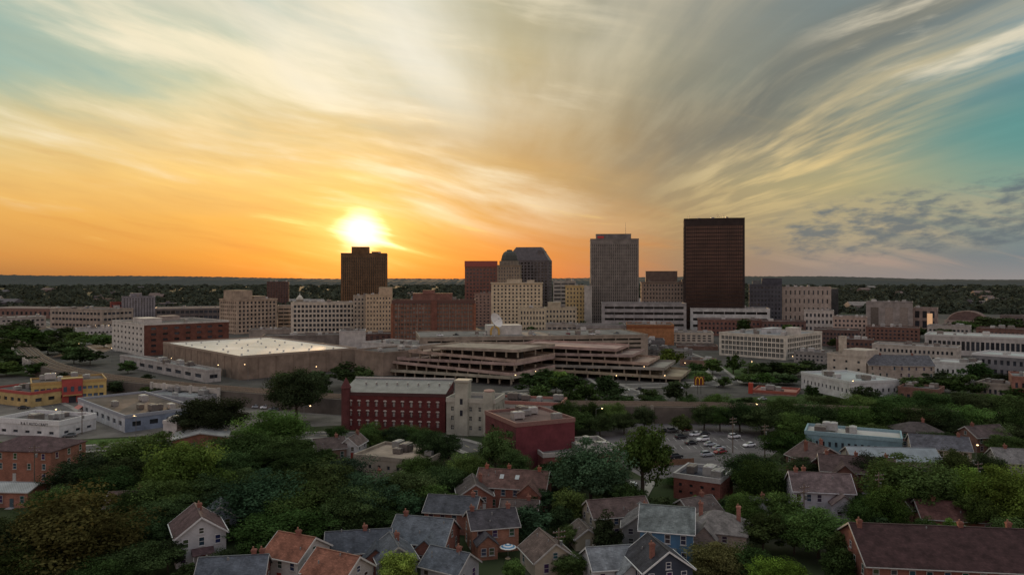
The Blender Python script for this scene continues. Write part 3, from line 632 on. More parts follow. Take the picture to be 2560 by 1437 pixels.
garage('stepped right wing of the big concrete garage by the crossroads',(1283,424),(1702,390),40,5,3.1,(.305,.255,.2),0,9,-.014)
r_,W,z=B('parking_garage','broad flat roofed rear hall of the big concrete garage',(1050,478),(1620,505),60,865,'concrete',(.3,.25,.2),16,5,.94,.4,gcol=(.012,.011,.01),roof=(.17,.16,.15),units=14,dep=1.,z1=16.5)
pr=MB().box(-30,-6,22,36,16.47,23).build('penthouse','plaster',r_,(.48,.46,.42))
mb=MB(); P1=[(3.4*math.cos(PI*i/14),3.8*math.sin(PI*i/14)) for i in range(15)]; P2=[(2.2*math.cos(PI*i/14),2.8*math.sin(PI*i/14)) for i in range(15)]
for i in range(14): mb.add([(-25+a,yy,19+b_) for yy in(21.9,21.4) for a,b_ in(P1[i],P1[i+1],P2[i+1],P2[i])],[(0,1,2,3),(7,6,5,4),(0,4,5,1),(3,2,6,7)])
for s in(-1,1): mb.box(-25+min(s*3.4,s*2.2),-25+max(s*3.4,s*2.2),21.4,21.9,16.5,19)
mb.build('arch_emblem','paint',pr,(.5,.32,.08))
d_=thing('satellite_dish','big white satellite dish on the garage roof beside the arch emblem','satellite dish',(gx(1236,496),496,16.47))
MB().tube((0,0,0),(0,0,9),.7,.4,8).tube((-1.8,0,0),(0,0,6),.16,.16).tube((1.8,0,0),(0,0,6),.16,.16).build('mount','metal',d_,(.4,.4,.4))
mb=MB(); mb.lathe([(0,0),(1.9,.3),(3.8,1.2),(5.2,2.4)],20); dish=mb.build('dish','trim',d_,(.66,.64,.6),True); dish.location=(0,0,10); dish.rotation_euler=(R(62),0,R(50))
mb=MB().tube((0,0,0),(0,0,4.4),.08,.08).tube((5,0,2.4),(0,0,4.4),.08,.08).tube((-2.6,4.2,2.4),(0,0,4.4),.08,.08).lathe([(0,4.2),(.45,4.2),(.45,5),(0,5)],8); o=mb.build('feed_horn','metal',d_,(.4,.4,.4)); o.location=dish.location; o.rotation_euler=dish.rotation_euler

# ================================================================== NEAR BUILDINGS
r_,W,z=B('shop_building','yellow and red two storey shop building with blue window band',(78,322),(266,338),20,962,'plaster',(.46,.34,.13),12,2,.75,.38,gcol=(.07,.1,.15),units=4,roof=(.12,.1,.09),par=(.4,.26,.1))
et=pbox(r_,'entrance_tower','plaster',(.34,.07,.06),-3,5,-.8,3,0,z+1.6); pbox(r_,'base_band','paint',(.3,.05,.05),-W/2-.1,-3.02,-.12,-.02,.02,1.1); pbox(r_,'base_band','paint',(.3,.05,.05),5.02,W/2+.1,-.12,-.02,.02,1.1)
for xx in(-2.4,.4,3.2): pbox(et,'window','glass',(.05,.07,.1),xx,xx+1.3,-.88,-.803,z*.55,z*.8)
pbox(et,'canopy','trim',(.4,.25,.1),-2.6,4.6,-2.2,-.803,3.2,3.5); pbox(et,'coping','trim',(.42,.3,.12),-3.15,5.15,-.95,3.15,z+1.603,z+2.)
pbox(r_,'door','glass',(.03,.03,.04),-.4,2.4,-.9,-.82,.05,3)
B('shop_building','low yellow annex left of the yellow and red shop building',(-30,330),(76,316),18,985,'plaster',(.42,.31,.14),6,1,.5,.4,units=1,par=(.34,.07,.06))
r_,W,z=B('garage_shop','white and blue motor repair shop with flat brown roof and red awning',(195,304),(312,265),26,1043,'plaster',(.44,.46,.48),8,1,.5,.5,units=4,roof=(.12,.095,.08),par=(.27,.29,.33),sidecol=(.19,.23,.3),sidewall='plaster')
MB().add([(-W/2+1,-.05,3.6),(-W/2+7,-.05,3.6),(-W/2+7,-1.8,2.5),(-W/2+1,-1.8,2.5)],[(0,1,2,3)]).build('awning','paint',r_,(.4,.05,.05))
r_,W,z=B('garage_shop','small white auto body shop with black lettering at left edge',(-10,263),(148,256),16,1062,'plaster',(.52,.52,.52),5,1,.4,.4,units=3,roof=(.12,.11,.11),par=(.62,.62,.62),parh=1.4,base=.3,top=1.8)
o=link('sign_lettering',text_mesh('R & T AUTO CRAFT',1.35,'trim',.03),r_,(.02,.02,.03),(3.3,-.2,z-.2)); o.rotation_euler=(PI/2,0,0)
B('shop_building','grey flat roofed workshop behind the motor repair shop',(360,325),(480,312),18,998,'plaster',(.34,.34,.36),7,1,.5,.4,units=3,roof=(.2,.21,.22))
house('brick_building','orange brick house block with dark hipped roof at left edge',85,208,21,14,8.2,11,-6,'h','brick',(.26,.12,.083),(.1,.062,.066),(),(5,3,3),(.45,.42,.38),'building')
house('shed','low shed with corrugated metal roof at bottom left edge',45,182,11,8,3.8,4.9,-4,'x','brick',(.25,.12,.09),(.26,.27,.29),(),(4,2,1),roofmat='seam',cat='shed')
house('workshop','brick workshop with pale metal roof beside the left street trees',505,240,16,13,4.6,6.2,18,'y','brick',(.22,.1,.07),(.34,.34,.34),(),(4,3,1),roofmat='seam',cat='building')
B('service_building','little white block left of the metal roofed brick workshop',(408,250),(442,247),6,1060,'plaster',(.5,.48,.46),1,1,.3,.3,units=1)
r_,W,z=B('brick_building','long dark red brick building with white arched windows and grey roof',(858,270),(1113,265),14,990,'brick',(.1,.026,.025),11,3,.3,.52,bar=(.5,.46,.42),gcol=(.16,.15,.15),units=0,par=(.07,.03,.03),base=.8,top=1.6)
w=W/2
xs=ivals(W*.03,W*.97,11,.3); zs=ivals(.8,z-1.6,3,.52)
for a,b_ in xs:
    for c,dd in zs:
        lw=b_-a
        link('lintel',cached('lint',lambda: MB().add([(x_*(lw/2+.2),yy,zz) for yy in(-.1,-.003) for x_,zz in((-1,0),(1,0),(1,.25),(.55,.5),(-.55,.5),(-1,.25))],[(0,1,2,3,4,5),(11,10,9,8,7,6)]+[(i,(i+1)%6,6+(i+1)%6,6+i) for i in range(6)]).mesh('lintel','trim')),r_,(.46,.41,.37),(-w+(a+b_)/2,0,dd+.02))
MB().add([(-w-.3,-.3,z+.85),(w+.3,-.3,z+.85),(w+.3,14.3,z+3.9),(-w-.3,14.3,z+3.9),(-w-.3,14.3,z-.1),(w+.3,14.3,z-.1)],[(0,1,2,3),(3,2,5,4)]).build('sloped_roof','seam',r_,(.16,.16,.16))
for s in(-1,1): MB().add([(s*w,0,z+.3),(s*w,14.2,z-.1),(s*w,14.2,z+3.85),(s*w,0,z+.85)],[(0,1,2,3)]).build('gable_wall','brick',r_,(.1,.026,.025))
pbox(r_,'roof_ridge','trim',(.42,.4,.38),-w-.3,w+.3,14.0,14.6,z+3.95,z+4.5)
MB().lathe([(1.7,0),(1.7,z+2.2),(2,z+2.3),(.1,z+6),(0,z+6)],12,-w+1,.2).build('turret','brick',r_,(.1,.035,.035))
for i in range(9): MB().lathe([(.3,z+2.4),(.3,z+3.3),(.45,z+3.4),(0,z+3.7)],8,-w+6+i*4,8).build('roof_vent','metal',r_,(.35,.33,.32))
r_,W,z=B('church_building','pale grey stone building with square bell tower beside the red brick building',(1116,262),(1238,258),14,1006,'concrete',(.35,.34,.285),5,3,.28,.45,units=0,par=(.4,.385,.33),gcol=(.04,.045,.05),bar=(.4,.4,.36),parh=1.2)
w=W/2
pbox(r_,'bell_tower','concrete',(.37,.36,.3),-w+3.4,-w+8,-.7,4,0,z+6.8); pbox(r_,'tower_cap','trim',(.38,.36,.3),-w+3.1,-w+8.3,-1,4.3,z+6.803,z+7.5)
pbox(r_,'corner_turret','concrete',(.37,.36,.3),w-4.2,w-.8,-.6,3,0,z+3.6)
MB().lathe([(1.8,z+3.6),(2,z+3.9),(1.6,z+4.2),(.2,z+4.5),(0,z+4.5)],12,w-2.5,1.2).build('turret_cap','trim',r_,(.36,.22,.18))
for zz in(z-5,z-1): pbox(r_,'tower_window','glass',(.03,.03,.04),-w+5.2,-w+6.2,-.76,-.703,zz,zz+2)
r_,W,z=B('restaurant','white two storey building with pink coping and red awnings',(1240,279),(1402,273),13,1012,'plaster',(.44,.41,.38),9,2,.6,.5,units=4,par=(.36,.16,.13),gcol=(.05,.05,.06))
for i in range(4): MB().add([(-W/2+2+i*5.6,-.1,z*.5+1.5),(-W/2+6+i*5.6,-.1,z*.5+1.5),(-W/2+6.2+i*5.6,-1.7,z*.5),(-W/2+1.8+i*5.6,-1.7,z*.5)],[(0,1,2,3)]).build('awning','paint',r_,(.36,.08,.05))
B('brick_building','crimson painted blank walled block in front of the pink coped building',(1213,228),(1290,208),19,1064,'brick',(.11,.038,.04),2,3,.2,.3,scols=0,sidecol=(.155,.04,.048),sidewall='plaster',roof=(.15,.1,.09),units=3,par=(.22,.12,.105))
B('brick_building','low red brick flat roofed house right of the crimson block',(1358,206),(1552,212),18,1140,'brick',(.19,.07,.06),7,2,.28,.4,roof=(.18,.165,.155),units=3,par=(.38,.36,.33),bar=(.45,.45,.45))
B('shop_building','flat roofed tan building with roof hatches between the trees left of centre',(885,210),(1060,202),17,1158,'plaster',(.3,.26,.21),7,1,.3,.4,roof=(.31,.25,.2),units=3)
B('brick_building','red house with dark flat roof left of the dark tree by the car park',(1684,186),(1800,180),12,1205,'brick',(.18,.07,.055),4,2,.3,.4,roof=(.055,.055,.07),units=1,par=(.36,.35,.34))
B('shop_building','long pale blue painted building with white roof right of the car park',(2012,236),(2256,224),13,1102,'plaster',(.18,.28,.32),14,1,.4,.4,roof=(.45,.43,.41),rmat='whiteroof',par=(.22,.33,.37),units=3)
house('warehouse','long shed with pale blue metal roof at right',2225,206,23,10,5.6,8,-6,'x','plaster',(.4,.365,.3),(.235,.265,.295),(),(8,2,1),roofmat='seam',cat='building')
house('brick_building','dark gabled building with cream front behind the blue roofed shed',2345,218,15,11,6,8.8,-20,'x','brick',(.36,.3,.24),(.11,.11,.13),((.7,0),),(5,3,2),cat='building')
house('house','grey roofed house cut by the right edge',2545,206,13,9,4.8,7.6,-12,'x','siding',(.33,.31,.3),(.2,.19,.19),((-.5,0),),(4,2,2))
house('house','dark hip roofed house below the right hand railway',2290,246,14,10,5,7.6,-8,'h','brick',(.17,.09,.075),(.09,.075,.075),((.3,0),),(4,2,2))
house('house','dark gabled house near the right edge below the railway',2455,240,13,9,4.8,7.4,14,'x','brick',(.18,.1,.08),(.1,.075,.075),((-.6,0),),(4,2,2))
r_,W,z=B('restaurant','low orange roofed fast food restaurant beyond the railway',(1882,355),(1990,346),16,985,'plaster',(.35,.23,.2),7,1,.6,.45,units=3,roof=(.3,.155,.12),par=(.3,.09,.065))
pbox(r_,'sign_tower','paint',(.36,.05,.03),-W/2-2,-W/2,-.5,1.2,0,z+4)
B('shop_building','low brown shop beyond the white restaurant by the crossroads',(1700,470),(1782,462),16,905,'brick',(.26,.17,.13),7,2,.5,.45,units=3)
B('shop_building','dim grey workshop with pitched skylights left of the white factory loft',(1605,520),(1710,505),20,880,'concrete',(.2,.19,.18),7,2,.5,.4,units=3)

slate=(.105,.12,.145); plum=(.115,.072,.074); red=(.25,.105,.07)
house('house','pale grey clapboard house with plum roof beside big dark trees at lower left',495,147,9,10,5.8,9,30,'y','siding',(.44,.44,.45),plum,((.1,.3),),(3,3,2),(.55,.55,.55),lit=.1,porch=True)
house('house','small slate roofed house peeping behind the pale clapboard house',552,160,6.5,7,4.5,6.8,20,'y','siding',(.22,.25,.3),slate,(),(2,2,2))
house('house','slate roofed house cut by the bottom edge at lower left',585,129,11,7,4,6.6,8,'x','brick',(.2,.09,.07),slate,((.6,.1),(.85,.1)),(4,2,1),ell=(-.4,4.5,2,3.2,5.4))
house('house','white house with orange red gabled roof at the bottom left of centre',742,137,8,9,4.9,7.6,-24,'x','siding',(.48,.46,.44),red,((.1,0),),(3,2,2),(.5,.48,.46))
house('house','lower white house with orange red roof cut by the bottom edge',845,129,9,8,4.6,7.3,-28,'x','siding',(.44,.41,.39),(.25,.11,.075),(),(3,2,2),(.5,.48,.46),ell=(-.4,4.5,2.5,3.6,5.6))
house('house','brick house with wide blue slate roof and central chimney',897,144,12,8.5,3.4,6,10,'x','brick',(.22,.1,.075),(.08,.09,.11),((.2,0),),(4,2,1),ell=(.55,4.6,3,2.9,4.8))
house('house','long house with big grey slate roof slope left of the brick patio',1062,149,11.5,10,3.6,7,-14,'x','brick',(.2,.09,.07),(.125,.142,.165),((-.7,0),),(4,2,1),ell=(.5,5,2.6,3,5.2))
house('house','small slate roofed cottage below the big grey slate roof',1125,135,8,7,3.2,5.6,-30,'x','siding',(.3,.31,.33),(.11,.125,.15),((.5,0),),(3,2,1))
house('house','brick house with dark slate roof behind the patio house',1135,164,11,9,4.6,6.9,-10,'x','brick',(.25,.12,.088),(.08,.085,.1),((.8,0),),(4,2,2))
house('house','brick patio house with twin chimneys above the striped parasol',1228,153,9.5,8.5,5,7.3,14,'x','brick',(.24,.12,.083),(.07,.065,.075),((-.85,0),(.75,0)),(3,2,2),ell=(-.5,4,3.4,2.9,4.6))
house('house','large brick house with three chimneys and rust roof at centre',1285,182,17,10,5,8,-12,'x','brick',(.23,.1,.075),(.135,.078,.068),((-.8,0),(-.15,.1),(.75,0)),(6,3,2),sky=2,chcol=(.26,.09,.06),ell=(.6,5.5,3,4.4,6.8))
house('house','tan house with plum roof and broad gable right of centre',1540,162,13,8,4.4,6.9,14,'x','siding',(.32,.28,.22),(.115,.08,.075),(),(4,2,2),ell=(.5,5.5,2.6,4,6.4))
house('garage','little tan gabled garage beside the tan plum roofed house',1458,153,5,6,2.6,4.3,12,'y','siding',(.32,.28,.21),(.11,.088,.08),(),(1,1,1),cat='garage')
house('garage','tan gabled cottage with brown roof at the bottom centre right',1368,141,8,8.5,3.1,6,18,'y','siding',(.34,.3,.24),(.13,.095,.085),(),(2,2,1),cat='house')
house('house','bright blue two storey house with white windows and grey green roof',1668,147,10,9,6.4,9.8,-14,'x','siding',(.085,.19,.32),(.17,.195,.195),(),(3,2,2),(.6,.6,.6),porch=True)
house('house','pale grey cottage with light grey roof left of the dark chimneyed house',1525,136,8.5,8,3.4,5.8,10,'x','siding',(.46,.46,.48),(.2,.215,.235),(),(3,2,1),(.5,.5,.5),ell=(.45,4,2.2,2.8,4.6))
house('house','dark navy house with tall brick chimney at the bottom edge',1645,132,9,9,4.9,8,12,'y','siding',(.045,.055,.08),(.05,.05,.06),((-.5,-.6),),(3,2,2),(.6,.6,.6))
house('house','stone grey house with hipped shingle roof and brick chimneys',1795,152,11.5,10,4.4,7.6,-20,'h','brick',(.28,.225,.2),(.2,.182,.175),((-.6,.1),(.7,.1)),(4,3,2),chcol=(.28,.13,.1),ell=(-.35,4.5,2.6,3.8,6.2))
house('house','tall pale lilac house with plum roof and sleeping porch windows',2048,173,13,9.5,6.6,9.6,-10,'x','siding',(.4,.385,.42),(.15,.11,.112),((-.8,0),(-.5,.2)),(6,3,2),(.5,.49,.52),porch=True,ell=(.55,5,3,4.6,6.6))
house('house','dark plum roofed brick house behind the tall lilac house',2140,196,18,11,5,8,-18,'x','brick',(.16,.08,.065),(.1,.068,.066),((-.8,0),(0,0),(.8,0)),(6,3,2),ell=(-.4,6,3,4.6,7.2))
house('house','dark brick house with steep plum roof left of the lilac house chimneys',2042,210,13,10,4.6,8,16,'y','brick',(.15,.08,.068),(.11,.075,.073),((-.5,.1),(.4,.3)),(4,3,2))
house('house','long brick row house with dark maroon roof along the bottom right edge',2375,133,34,17,6,10.4,-7,'x','brick',(.17,.072,.056),(.06,.032,.033),((-.93,-.1),(.1,0),(.6,.1)),(12,4,2))
house('house','low maroon roofed house behind the long brick row house',2395,163,17,9,3.2,5.8,-12,'x','brick',(.18,.08,.065),(.12,.058,.052),((-.6,0),(.4,0)),(6,2,1))
house('house','dark brown gabled house left of the little white gabled house',822,226,9,9,4,6.4,24,'x','siding',(.16,.1,.08),(.1,.075,.07),((.5,0),),(3,2,1))
house('house','little white gabled house below the red brick building',884,229,5.5,8,4.4,6.6,-10,'y','siding',(.5,.49,.48),(.16,.12,.11),((.1,.6),),(2,2,2),(.5,.5,.5))
house('house','brown roofed house in the trees below the white flat roofed block',935,188,10,8,3.8,5.8,-16,'x','brick',(.2,.1,.075),(.12,.085,.08),((.3,0),),(3,2,1))
house('house','brick cottage hidden between the lower left trees',330,170,9,8,4,6.2,10,'x','brick',(.25,.12,.09),(.13,.09,.085),((.4,0),),(3,2,1),lit=.2)
house('house','narrow slate roofed house right of the blue slate roof house',985,139,7,8,3.6,6,20,'y','siding',(.26,.27,.29),(.1,.11,.13),((.2,.2),),(2,2,1))
house('house','dark brick cottage with brown roof between patio house and tan cottage',1300,166,8,7,3.4,5.4,-8,'x','brick',(.2,.1,.08),(.1,.075,.07),((.5,0),),(3,2,1))
house('house','brown shingled house in the trees left of the stone grey house',1740,166,8,8,3.6,6,25,'x','siding',(.22,.18,.15),(.12,.095,.09),((.4,0),),(3,2,1))
house('house','small grey roofed house in the thicket right of the stone grey house',1925,166,8,7,3.4,5.6,-20,'x','siding',(.3,.29,.3),(.13,.125,.13),((-.4,0),),(3,2,1))
house('house','small plum roofed house below the light green right trees',2300,170,10,8,3.6,6,10,'x','brick',(.19,.09,.075),(.11,.07,.07),((.5,0),),(3,2,1))
house('house','grey shingled house squeezed between tan house and blue house',1600,156,7,8,4,6.6,-10,'y','siding',(.27,.26,.25),(.14,.135,.14),((.3,.2),),(2,2,2))
house('house','red brick house with dark gable left of the large rust roofed house',1185,178,8,9,4.2,6.8,8,'y','brick',(.22,.095,.07),(.085,.07,.07),((.4,.2),),(2,3,2))

# far low rooftops
rr=random.Random(5)
def farb(kind):
    def f():
        w=9+kind*5; d=8+kind*2; h=4+kind*.7; mb=MB().box(-w,w,-d,d,0,h)
        if kind%2: mb.add([(-w-.5,-d-.5,h+.01),(w+.5,-d-.5,h+.01),(w+.5,d+.5,h+.01),(-w-.5,d+.5,h+.01),(-w,0,h+4),(w,0,h+4)],[(0,1,5,4),(2,3,4,5),(1,2,5),(3,0,4)])
        else: mb.box(-w*.4,-w*.1,-d*.3,d*.3,h+.003,h+2)
        return mb.mesh('wall','plaster')
    return cached(('farb',kind),f)
for i in range(70):
    px_=rr.uniform(-20,2580); py_=rr.uniform(722,784); Yv=101750/(py_-697)
    t_=thing('distant_building','dull rooftop lost among the distant suburban trees','building',(gx(px_,Yv),Yv,0),rr.uniform(-.6,.6),'rooftops among distant trees')
    c=rr.choice(((.2,.18,.17),(.15,.11,.1),(.24,.22,.21),(.11,.1,.11))); link('wall',farb(rr.randrange(4)),t_,c,(0,0,1.5),0,(1,1,1.6))

# ================================================================== TREES
T=tree
T('huge olive brown tree filling the bottom left corner',165,1232,137,300,'olive')
T('dark tree cut by the left edge beside the olive brown tree',10,1285,132,170,'deep')
T('round dark tree right of the orange brick house block',215,1130,186,165,'deep')
T('big dark tree between the round dark tree and bright green tree',362,1076,196,190,'dark')
T('bright green broad tree left of centre foreground',466,1098,180,165,'light')
T('dark tree left of the pale clapboard house',385,1288,150,150,'deep')
T('dark broad tree behind the left street beside the metal roofed workshop',535,985,252,165,'deep')
T('leafy green tree left of the white domestic gable below the yard',690,1022,234,150,'mid')
T('dark green tree right of the bright green broad tree',600,1078,208,165,'dark')
T('green tree behind the large central tree mass',712,1086,212,150,'mid')
T('tall dark tree in front of the convention hall by the tracks',742,917,285,125,'deep')
T('shaggy blue green tree at the left of the central tree mass',665,1180,162,210,'blue')
T('tallest dome of the central tree mass',800,1160,168,230,'dark')
T('dark green right shoulder of the central tree mass',910,1180,165,170,'blue')
T('low dark tree under the central tree mass',700,1262,148,200,'dark')
T('low dark tree above the blue slate roof house',830,1262,156,170,'deep')
T('dark tree above the big grey slate roof',1010,1172,172,140,'dark')
T('upright dark tree left of the crimson block',1095,1075,215,105,'deep')
T('small pale green tree by the little white gabled house',955,1080,236,66,'mid')
T('dark bush tree below the pale bell tower',1015,1062,248,80,'dark')
T('ivy green tree against the crimson block',1238,1066,203,85,'dark','tall')
T('green tree below the crimson block left side',1170,1128,192,100,'mid')
T('green tree under the crimson blank wall',1285,1122,196,85,'dark')
T('wide dark blue green tree right of centre',1478,1100,178,180,'blue')
T('tall airy tree standing between the car park and the wide dark tree',1607,1050,182,115,'mid','tall')
T('narrow dark conifer in front of the tan plum roofed house',1517,1268,149,62,'deep','column')
T('dark conifer behind the striped parasol patio',1330,1258,156,85,'blue','column')
T('dark tree right of the large brick house',1398,1262,160,70,'deep')
T('dark spreading tree below the car park right corner',1885,1130,192,140,'deep')
T('dark green tree right of the car park',1962,1072,224,105,'dark')
T('green tree right of the stone grey hipped house',1866,1226,162,95,'mid')
T('dark upright tree right of the stone grey hipped house front',1908,1280,149,105,'dark','tall')
T('olive leafy tree at the bottom edge right of the navy house',1795,1356,136,140,'olive')
T('bright lime tree cut by the bottom edge right of centre',1945,1390,126,140,'lime')
T('big green tree below the tall lilac house',2045,1272,146,165,'mid')
T('large green tree right of the tall lilac house',2272,1140,172,195,'mid')
T('light green tree left of the right edge tree',2425,1166,166,105,'light')
T('light green tree cut by the right edge',2530,1155,160,170,'light')
T('small green tree in front of the low maroon roofed house',2380,1300,150,85,'mid')
T('tiny green bush tree left of the low maroon roofed house',2255,1310,150,50,'mid')
T('yellow green small tree at the bottom edge left of the small slate cottage',1000,1376,131,90,'lime')
T('dark tree behind the plum roofed brick house',2172,1126,194,85,'deep')
T('dark tree at the bottom edge below the pale clapboard house',470,1405,130,70,'dark')
T('small tree by the blue house right corner',1745,1240,168,58,'mid')
T('dark tree at the bottom right corner',2520,1290,150,90,'dark')
T('dark tree behind the brick cottage at lower left',300,1240,176,130,'deep')
T('dark shrub tree between the patio and the tan cottage',1425,1310,152,60,'dark')
T('green tree behind the red flat roofed house',1710,1200,196,90,'dark')
T('dark tree left of the blue painted building',2010,1140,205,80,'deep')
NUM=['leftmost','second','third','fourth','fifth','sixth','seventh','eighth','ninth','tenth','eleventh','twelfth','thirteenth','fourteenth','fifteenth','sixteenth','seventeenth','eighteenth']
def row(desc,group,lst):
    lst=sorted(lst)
    for i,(px_,yt,Yv,wp,tn) in enumerate(lst):
        q='rightmost' if i==len(lst)-1 else NUM[i] if i==0 else NUM[i]+' from left'
        tree('%s, %s'%(desc,q),px_,yt,Yv,wp,tn,'round',group)
row('dark tree on the near side of the right railway','trees along the near side of the railway',[(1440,1025,262,85,'dark'),(1500,1032,258,60,'dark'),(1560,1028,262,60,'deep'),(1705,1035,262,50,'dark'),(1905,1010,262,120,'dark'),(1990,1028,255,105,'mid'),(2085,1050,250,80,'deep'),(2180,1058,248,85,'dark'),(2300,1010,255,120,'deep'),(2390,1045,246,110,'deep'),(2480,1050,244,110,'dark'),(2560,1058,240,100,'deep')])
row('tree screening the weathered retaining wall','trees screening the retaining wall',[(1415,995,268,70,'dark'),(1475,1000,269,60,'dark'),(1535,1002,270,60,'mid'),(1610,1012,270,55,'deep'),(1760,1005,269,60,'deep'),(1800,1010,268,60,'dark'),(1850,998,266,80,'deep'),(1950,992,266,90,'dark'),(2035,1000,262,100,'dark'),(2130,1005,260,100,'mid'),(2225,1000,258,105,'dark'),(2345,1008,254,100,'dark'),(2430,1010,252,105,'mid'),(2520,1012,250,105,'dark'),(2120,1070,240,85,'dark'),(2350,1075,232,90,'deep'),(2210,1085,236,70,'dark'),(2520,1085,228,90,'dark')])
row('tree behind the right part of the railway','trees behind the railway',[(1450,960,305,90,'dark'),(1530,972,302,70,'deep'),(1640,985,300,55,'dark'),(1720,985,298,60,'dark'),(1790,982,298,70,'mid'),(1870,990,298,60,'deep'),(2060,985,296,90,'dark'),(2150,985,294,95,'mid'),(2240,982,292,110,'dark'),(2330,975,290,110,'dark'),(2420,980,288,110,'deep'),(2520,985,286,110,'dark'),(1350,960,308,70,'dark'),(1970,995,296,70,'dark')])
row('tree around the crossroads right of the big garage','trees around the crossroads',[(1345,922,352,120,'dark'),(1430,935,350,75,'dark'),(1518,936,335,85,'dark'),(1620,970,322,52,'dark'),(1690,950,328,62,'deep'),(1570,985,315,45,'dark'),(1390,928,356,70,'mid')])
row('street tree in front of the white factory loft','street trees by the white factory loft',[(1675,870,455,60,'light'),(1782,895,425,52,'mid'),(1833,882,430,45,'mid'),(1885,905,415,60,'dark'),(1930,900,415,75,'deep'),(1975,905,415,80,'dark'),(2025,900,420,70,'deep'),(1760,930,385,40,'mid'),(1808,940,375,35,'dark'),(1870,935,385,60,'dark'),(1915,930,380,60,'mid'),(1960,935,385,65,'deep'),(1740,905,430,50,'dark')])
row('tree around the stone mill and white low building','trees around the stone mill',[(2165,965,318,60,'deep'),(2290,940,340,95,'dark'),(2345,925,360,90,'deep'),(2400,935,345,95,'dark'),(2450,905,385,85,'dark'),(2330,985,318,100,'deep'),(2420,980,315,110,'deep'),(2500,985,310,90,'dark'),(2030,960,335,40,'dark'),(2500,930,365,90,'deep'),(2550,965,330,80,'dark')])
row('tree in the far left park beyond the railway','trees in the far left park',[(20,808,620,95,'dark'),(75,820,600,85,'mid'),(120,842,540,95,'deep'),(165,850,520,70,'dark'),(225,868,470,75,'deep'),(150,815,640,80,'dark'),(210,828,610,70,'mid'),(260,835,590,60,'dark'),(10,845,520,70,'dark'),(320,900,430,45,'dark'),(365,935,395,35,'deep'),(60,800,690,70,'deep'),(185,865,480,60,'dark')])
row('tree on the slope before the far left railway curve','trees by the left railway curve',[(-5,865,470,90,'dark'),(40,885,450,80,'deep'),(95,905,420,70,'dark'),(150,928,385,60,'deep'),(15,905,420,80,'mid'),(225,945,365,50,'dark'),(290,950,352,45,'deep'),(370,965,335,40,'dark')])
row('dark tree along the front wall of the convention hall','trees in front of the convention hall',[(715,930,362,60,'deep'),(790,925,360,80,'deep'),(868,905,372,110,'deep'),(915,925,352,60,'dark'),(700,960,322,60,'dark'),(800,960,318,50,'dark')])
row('low tree in front of the dark red brick building','low trees in front of the red brick building',[(925,1055,240,70,'dark'),(985,1065,238,75,'deep'),(1060,1068,236,70,'dark'),(840,1062,250,50,'dark')])
row('tree in the far right greenery below the skyline','trees in the far right greenery',[(2130,830,700,40,'dark'),(2400,800,680,70,'dark'),(2460,790,700,90,'deep'),(2530,795,690,80,'dark'),(2360,820,640,50,'deep'),(2500,815,620,70,'dark'),(2090,845,590,40,'dark'),(2300,815,680,50,'dark')])
row('tree squeezed between downtown buildings','trees between downtown buildings',[(1325,815,640,45,'mid'),(1450,800,690,40,'dark'),(1545,805,660,35,'dark'),(1860,795,690,40,'dark'),(560,845,600,40,'dark'),(1975,810,660,45,'dark')])
row('dark garden tree between the lower right houses','garden trees at lower right',[(1950,1195,186,70,'deep'),(2130,1225,168,60,'dark'),(2200,1290,155,80,'deep'),(2330,1250,165,70,'deep'),(2480,1260,162,70,'dark'),(1820,1240,172,60,'deep')])
row('dark garden tree between the lower left houses','garden trees at lower left',[(590,1300,158,100,'deep'),(640,1385,138,60,'dark'),(1035,1290,162,60,'dark'),(960,1290,165,80,'deep'),(560,1370,140,60,'deep'),(250,1330,150,90,'deep')])
row('low green street tree beside the left street','street trees beside the left street',[(258,1112,240,20,'mid'),(815,1120,215,60,'dark'),(1110,1150,195,90,'dark')])
row('tree in the thicket below the left street','thicket below the left street',[(150,1215,172,130,'dark'),(265,1165,178,140,'dark'),(310,1140,184,130,'deep'),(425,1190,170,150,'mid'),(515,1180,176,120,'dark'),(560,1120,192,130,'dark'),(300,1285,152,140,'dark'),(420,1240,158,140,'dark'),(545,1215,166,100,'deep'),(95,1270,160,110,'deep'),(345,1215,165,130,'dark')])
row('tree in the central thicket of big trees','central thicket of trees',[(610,1170,182,140,'dark'),(745,1210,157,170,'mid'),(880,1210,158,150,'dark'),(965,1205,170,130,'dark'),(1060,1205,172,120,'mid'),(1105,1165,184,100,'dark'),(860,1140,187,130,'blue'),(740,1120,197,140,'dark'),(1045,1135,196,100,'dark'),(650,1110,203,130,'dark'),(935,1250,160,110,'dark'),(590,1240,164,110,'blue'),(1015,1225,166,90,'blue')])
row('tree between the crimson block and patio houses','trees between the crimson block and patio',[(1140,1180,184,90,'dark'),(1205,1165,189,85,'mid'),(1330,1170,186,90,'dark'),(1395,1150,192,110,'deep'),(1115,1225,172,80,'dark'),(1425,1220,166,90,'mid'),(1565,1200,172,90,'dark'),(1655,1235,166,90,'deep'),(1440,1140,196,90,'dark'),(1350,1215,176,80,'blue'),(1530,1180,180,90,'mid')])
row('tree in the thicket right of the stone grey house','thicket at right',[(1900,1150,180,120,'dark'),(1955,1225,158,80,'mid'),(2165,1240,161,100,'dark'),(2215,1210,160,110,'mid'),(2340,1170,173,100,'dark'),(2440,1225,160,100,'mid'),(2495,1210,162,100,'mid'),(2550,1260,156,90,'mid'),(2310,1290,154,60,'dark'),(2105,1325,139,80,'dark'),(1985,1300,148,70,'dark'),(2230,1150,182,110,'dark'),(2390,1120,190,90,'dark'),(2480,1130,188,90,'deep')])
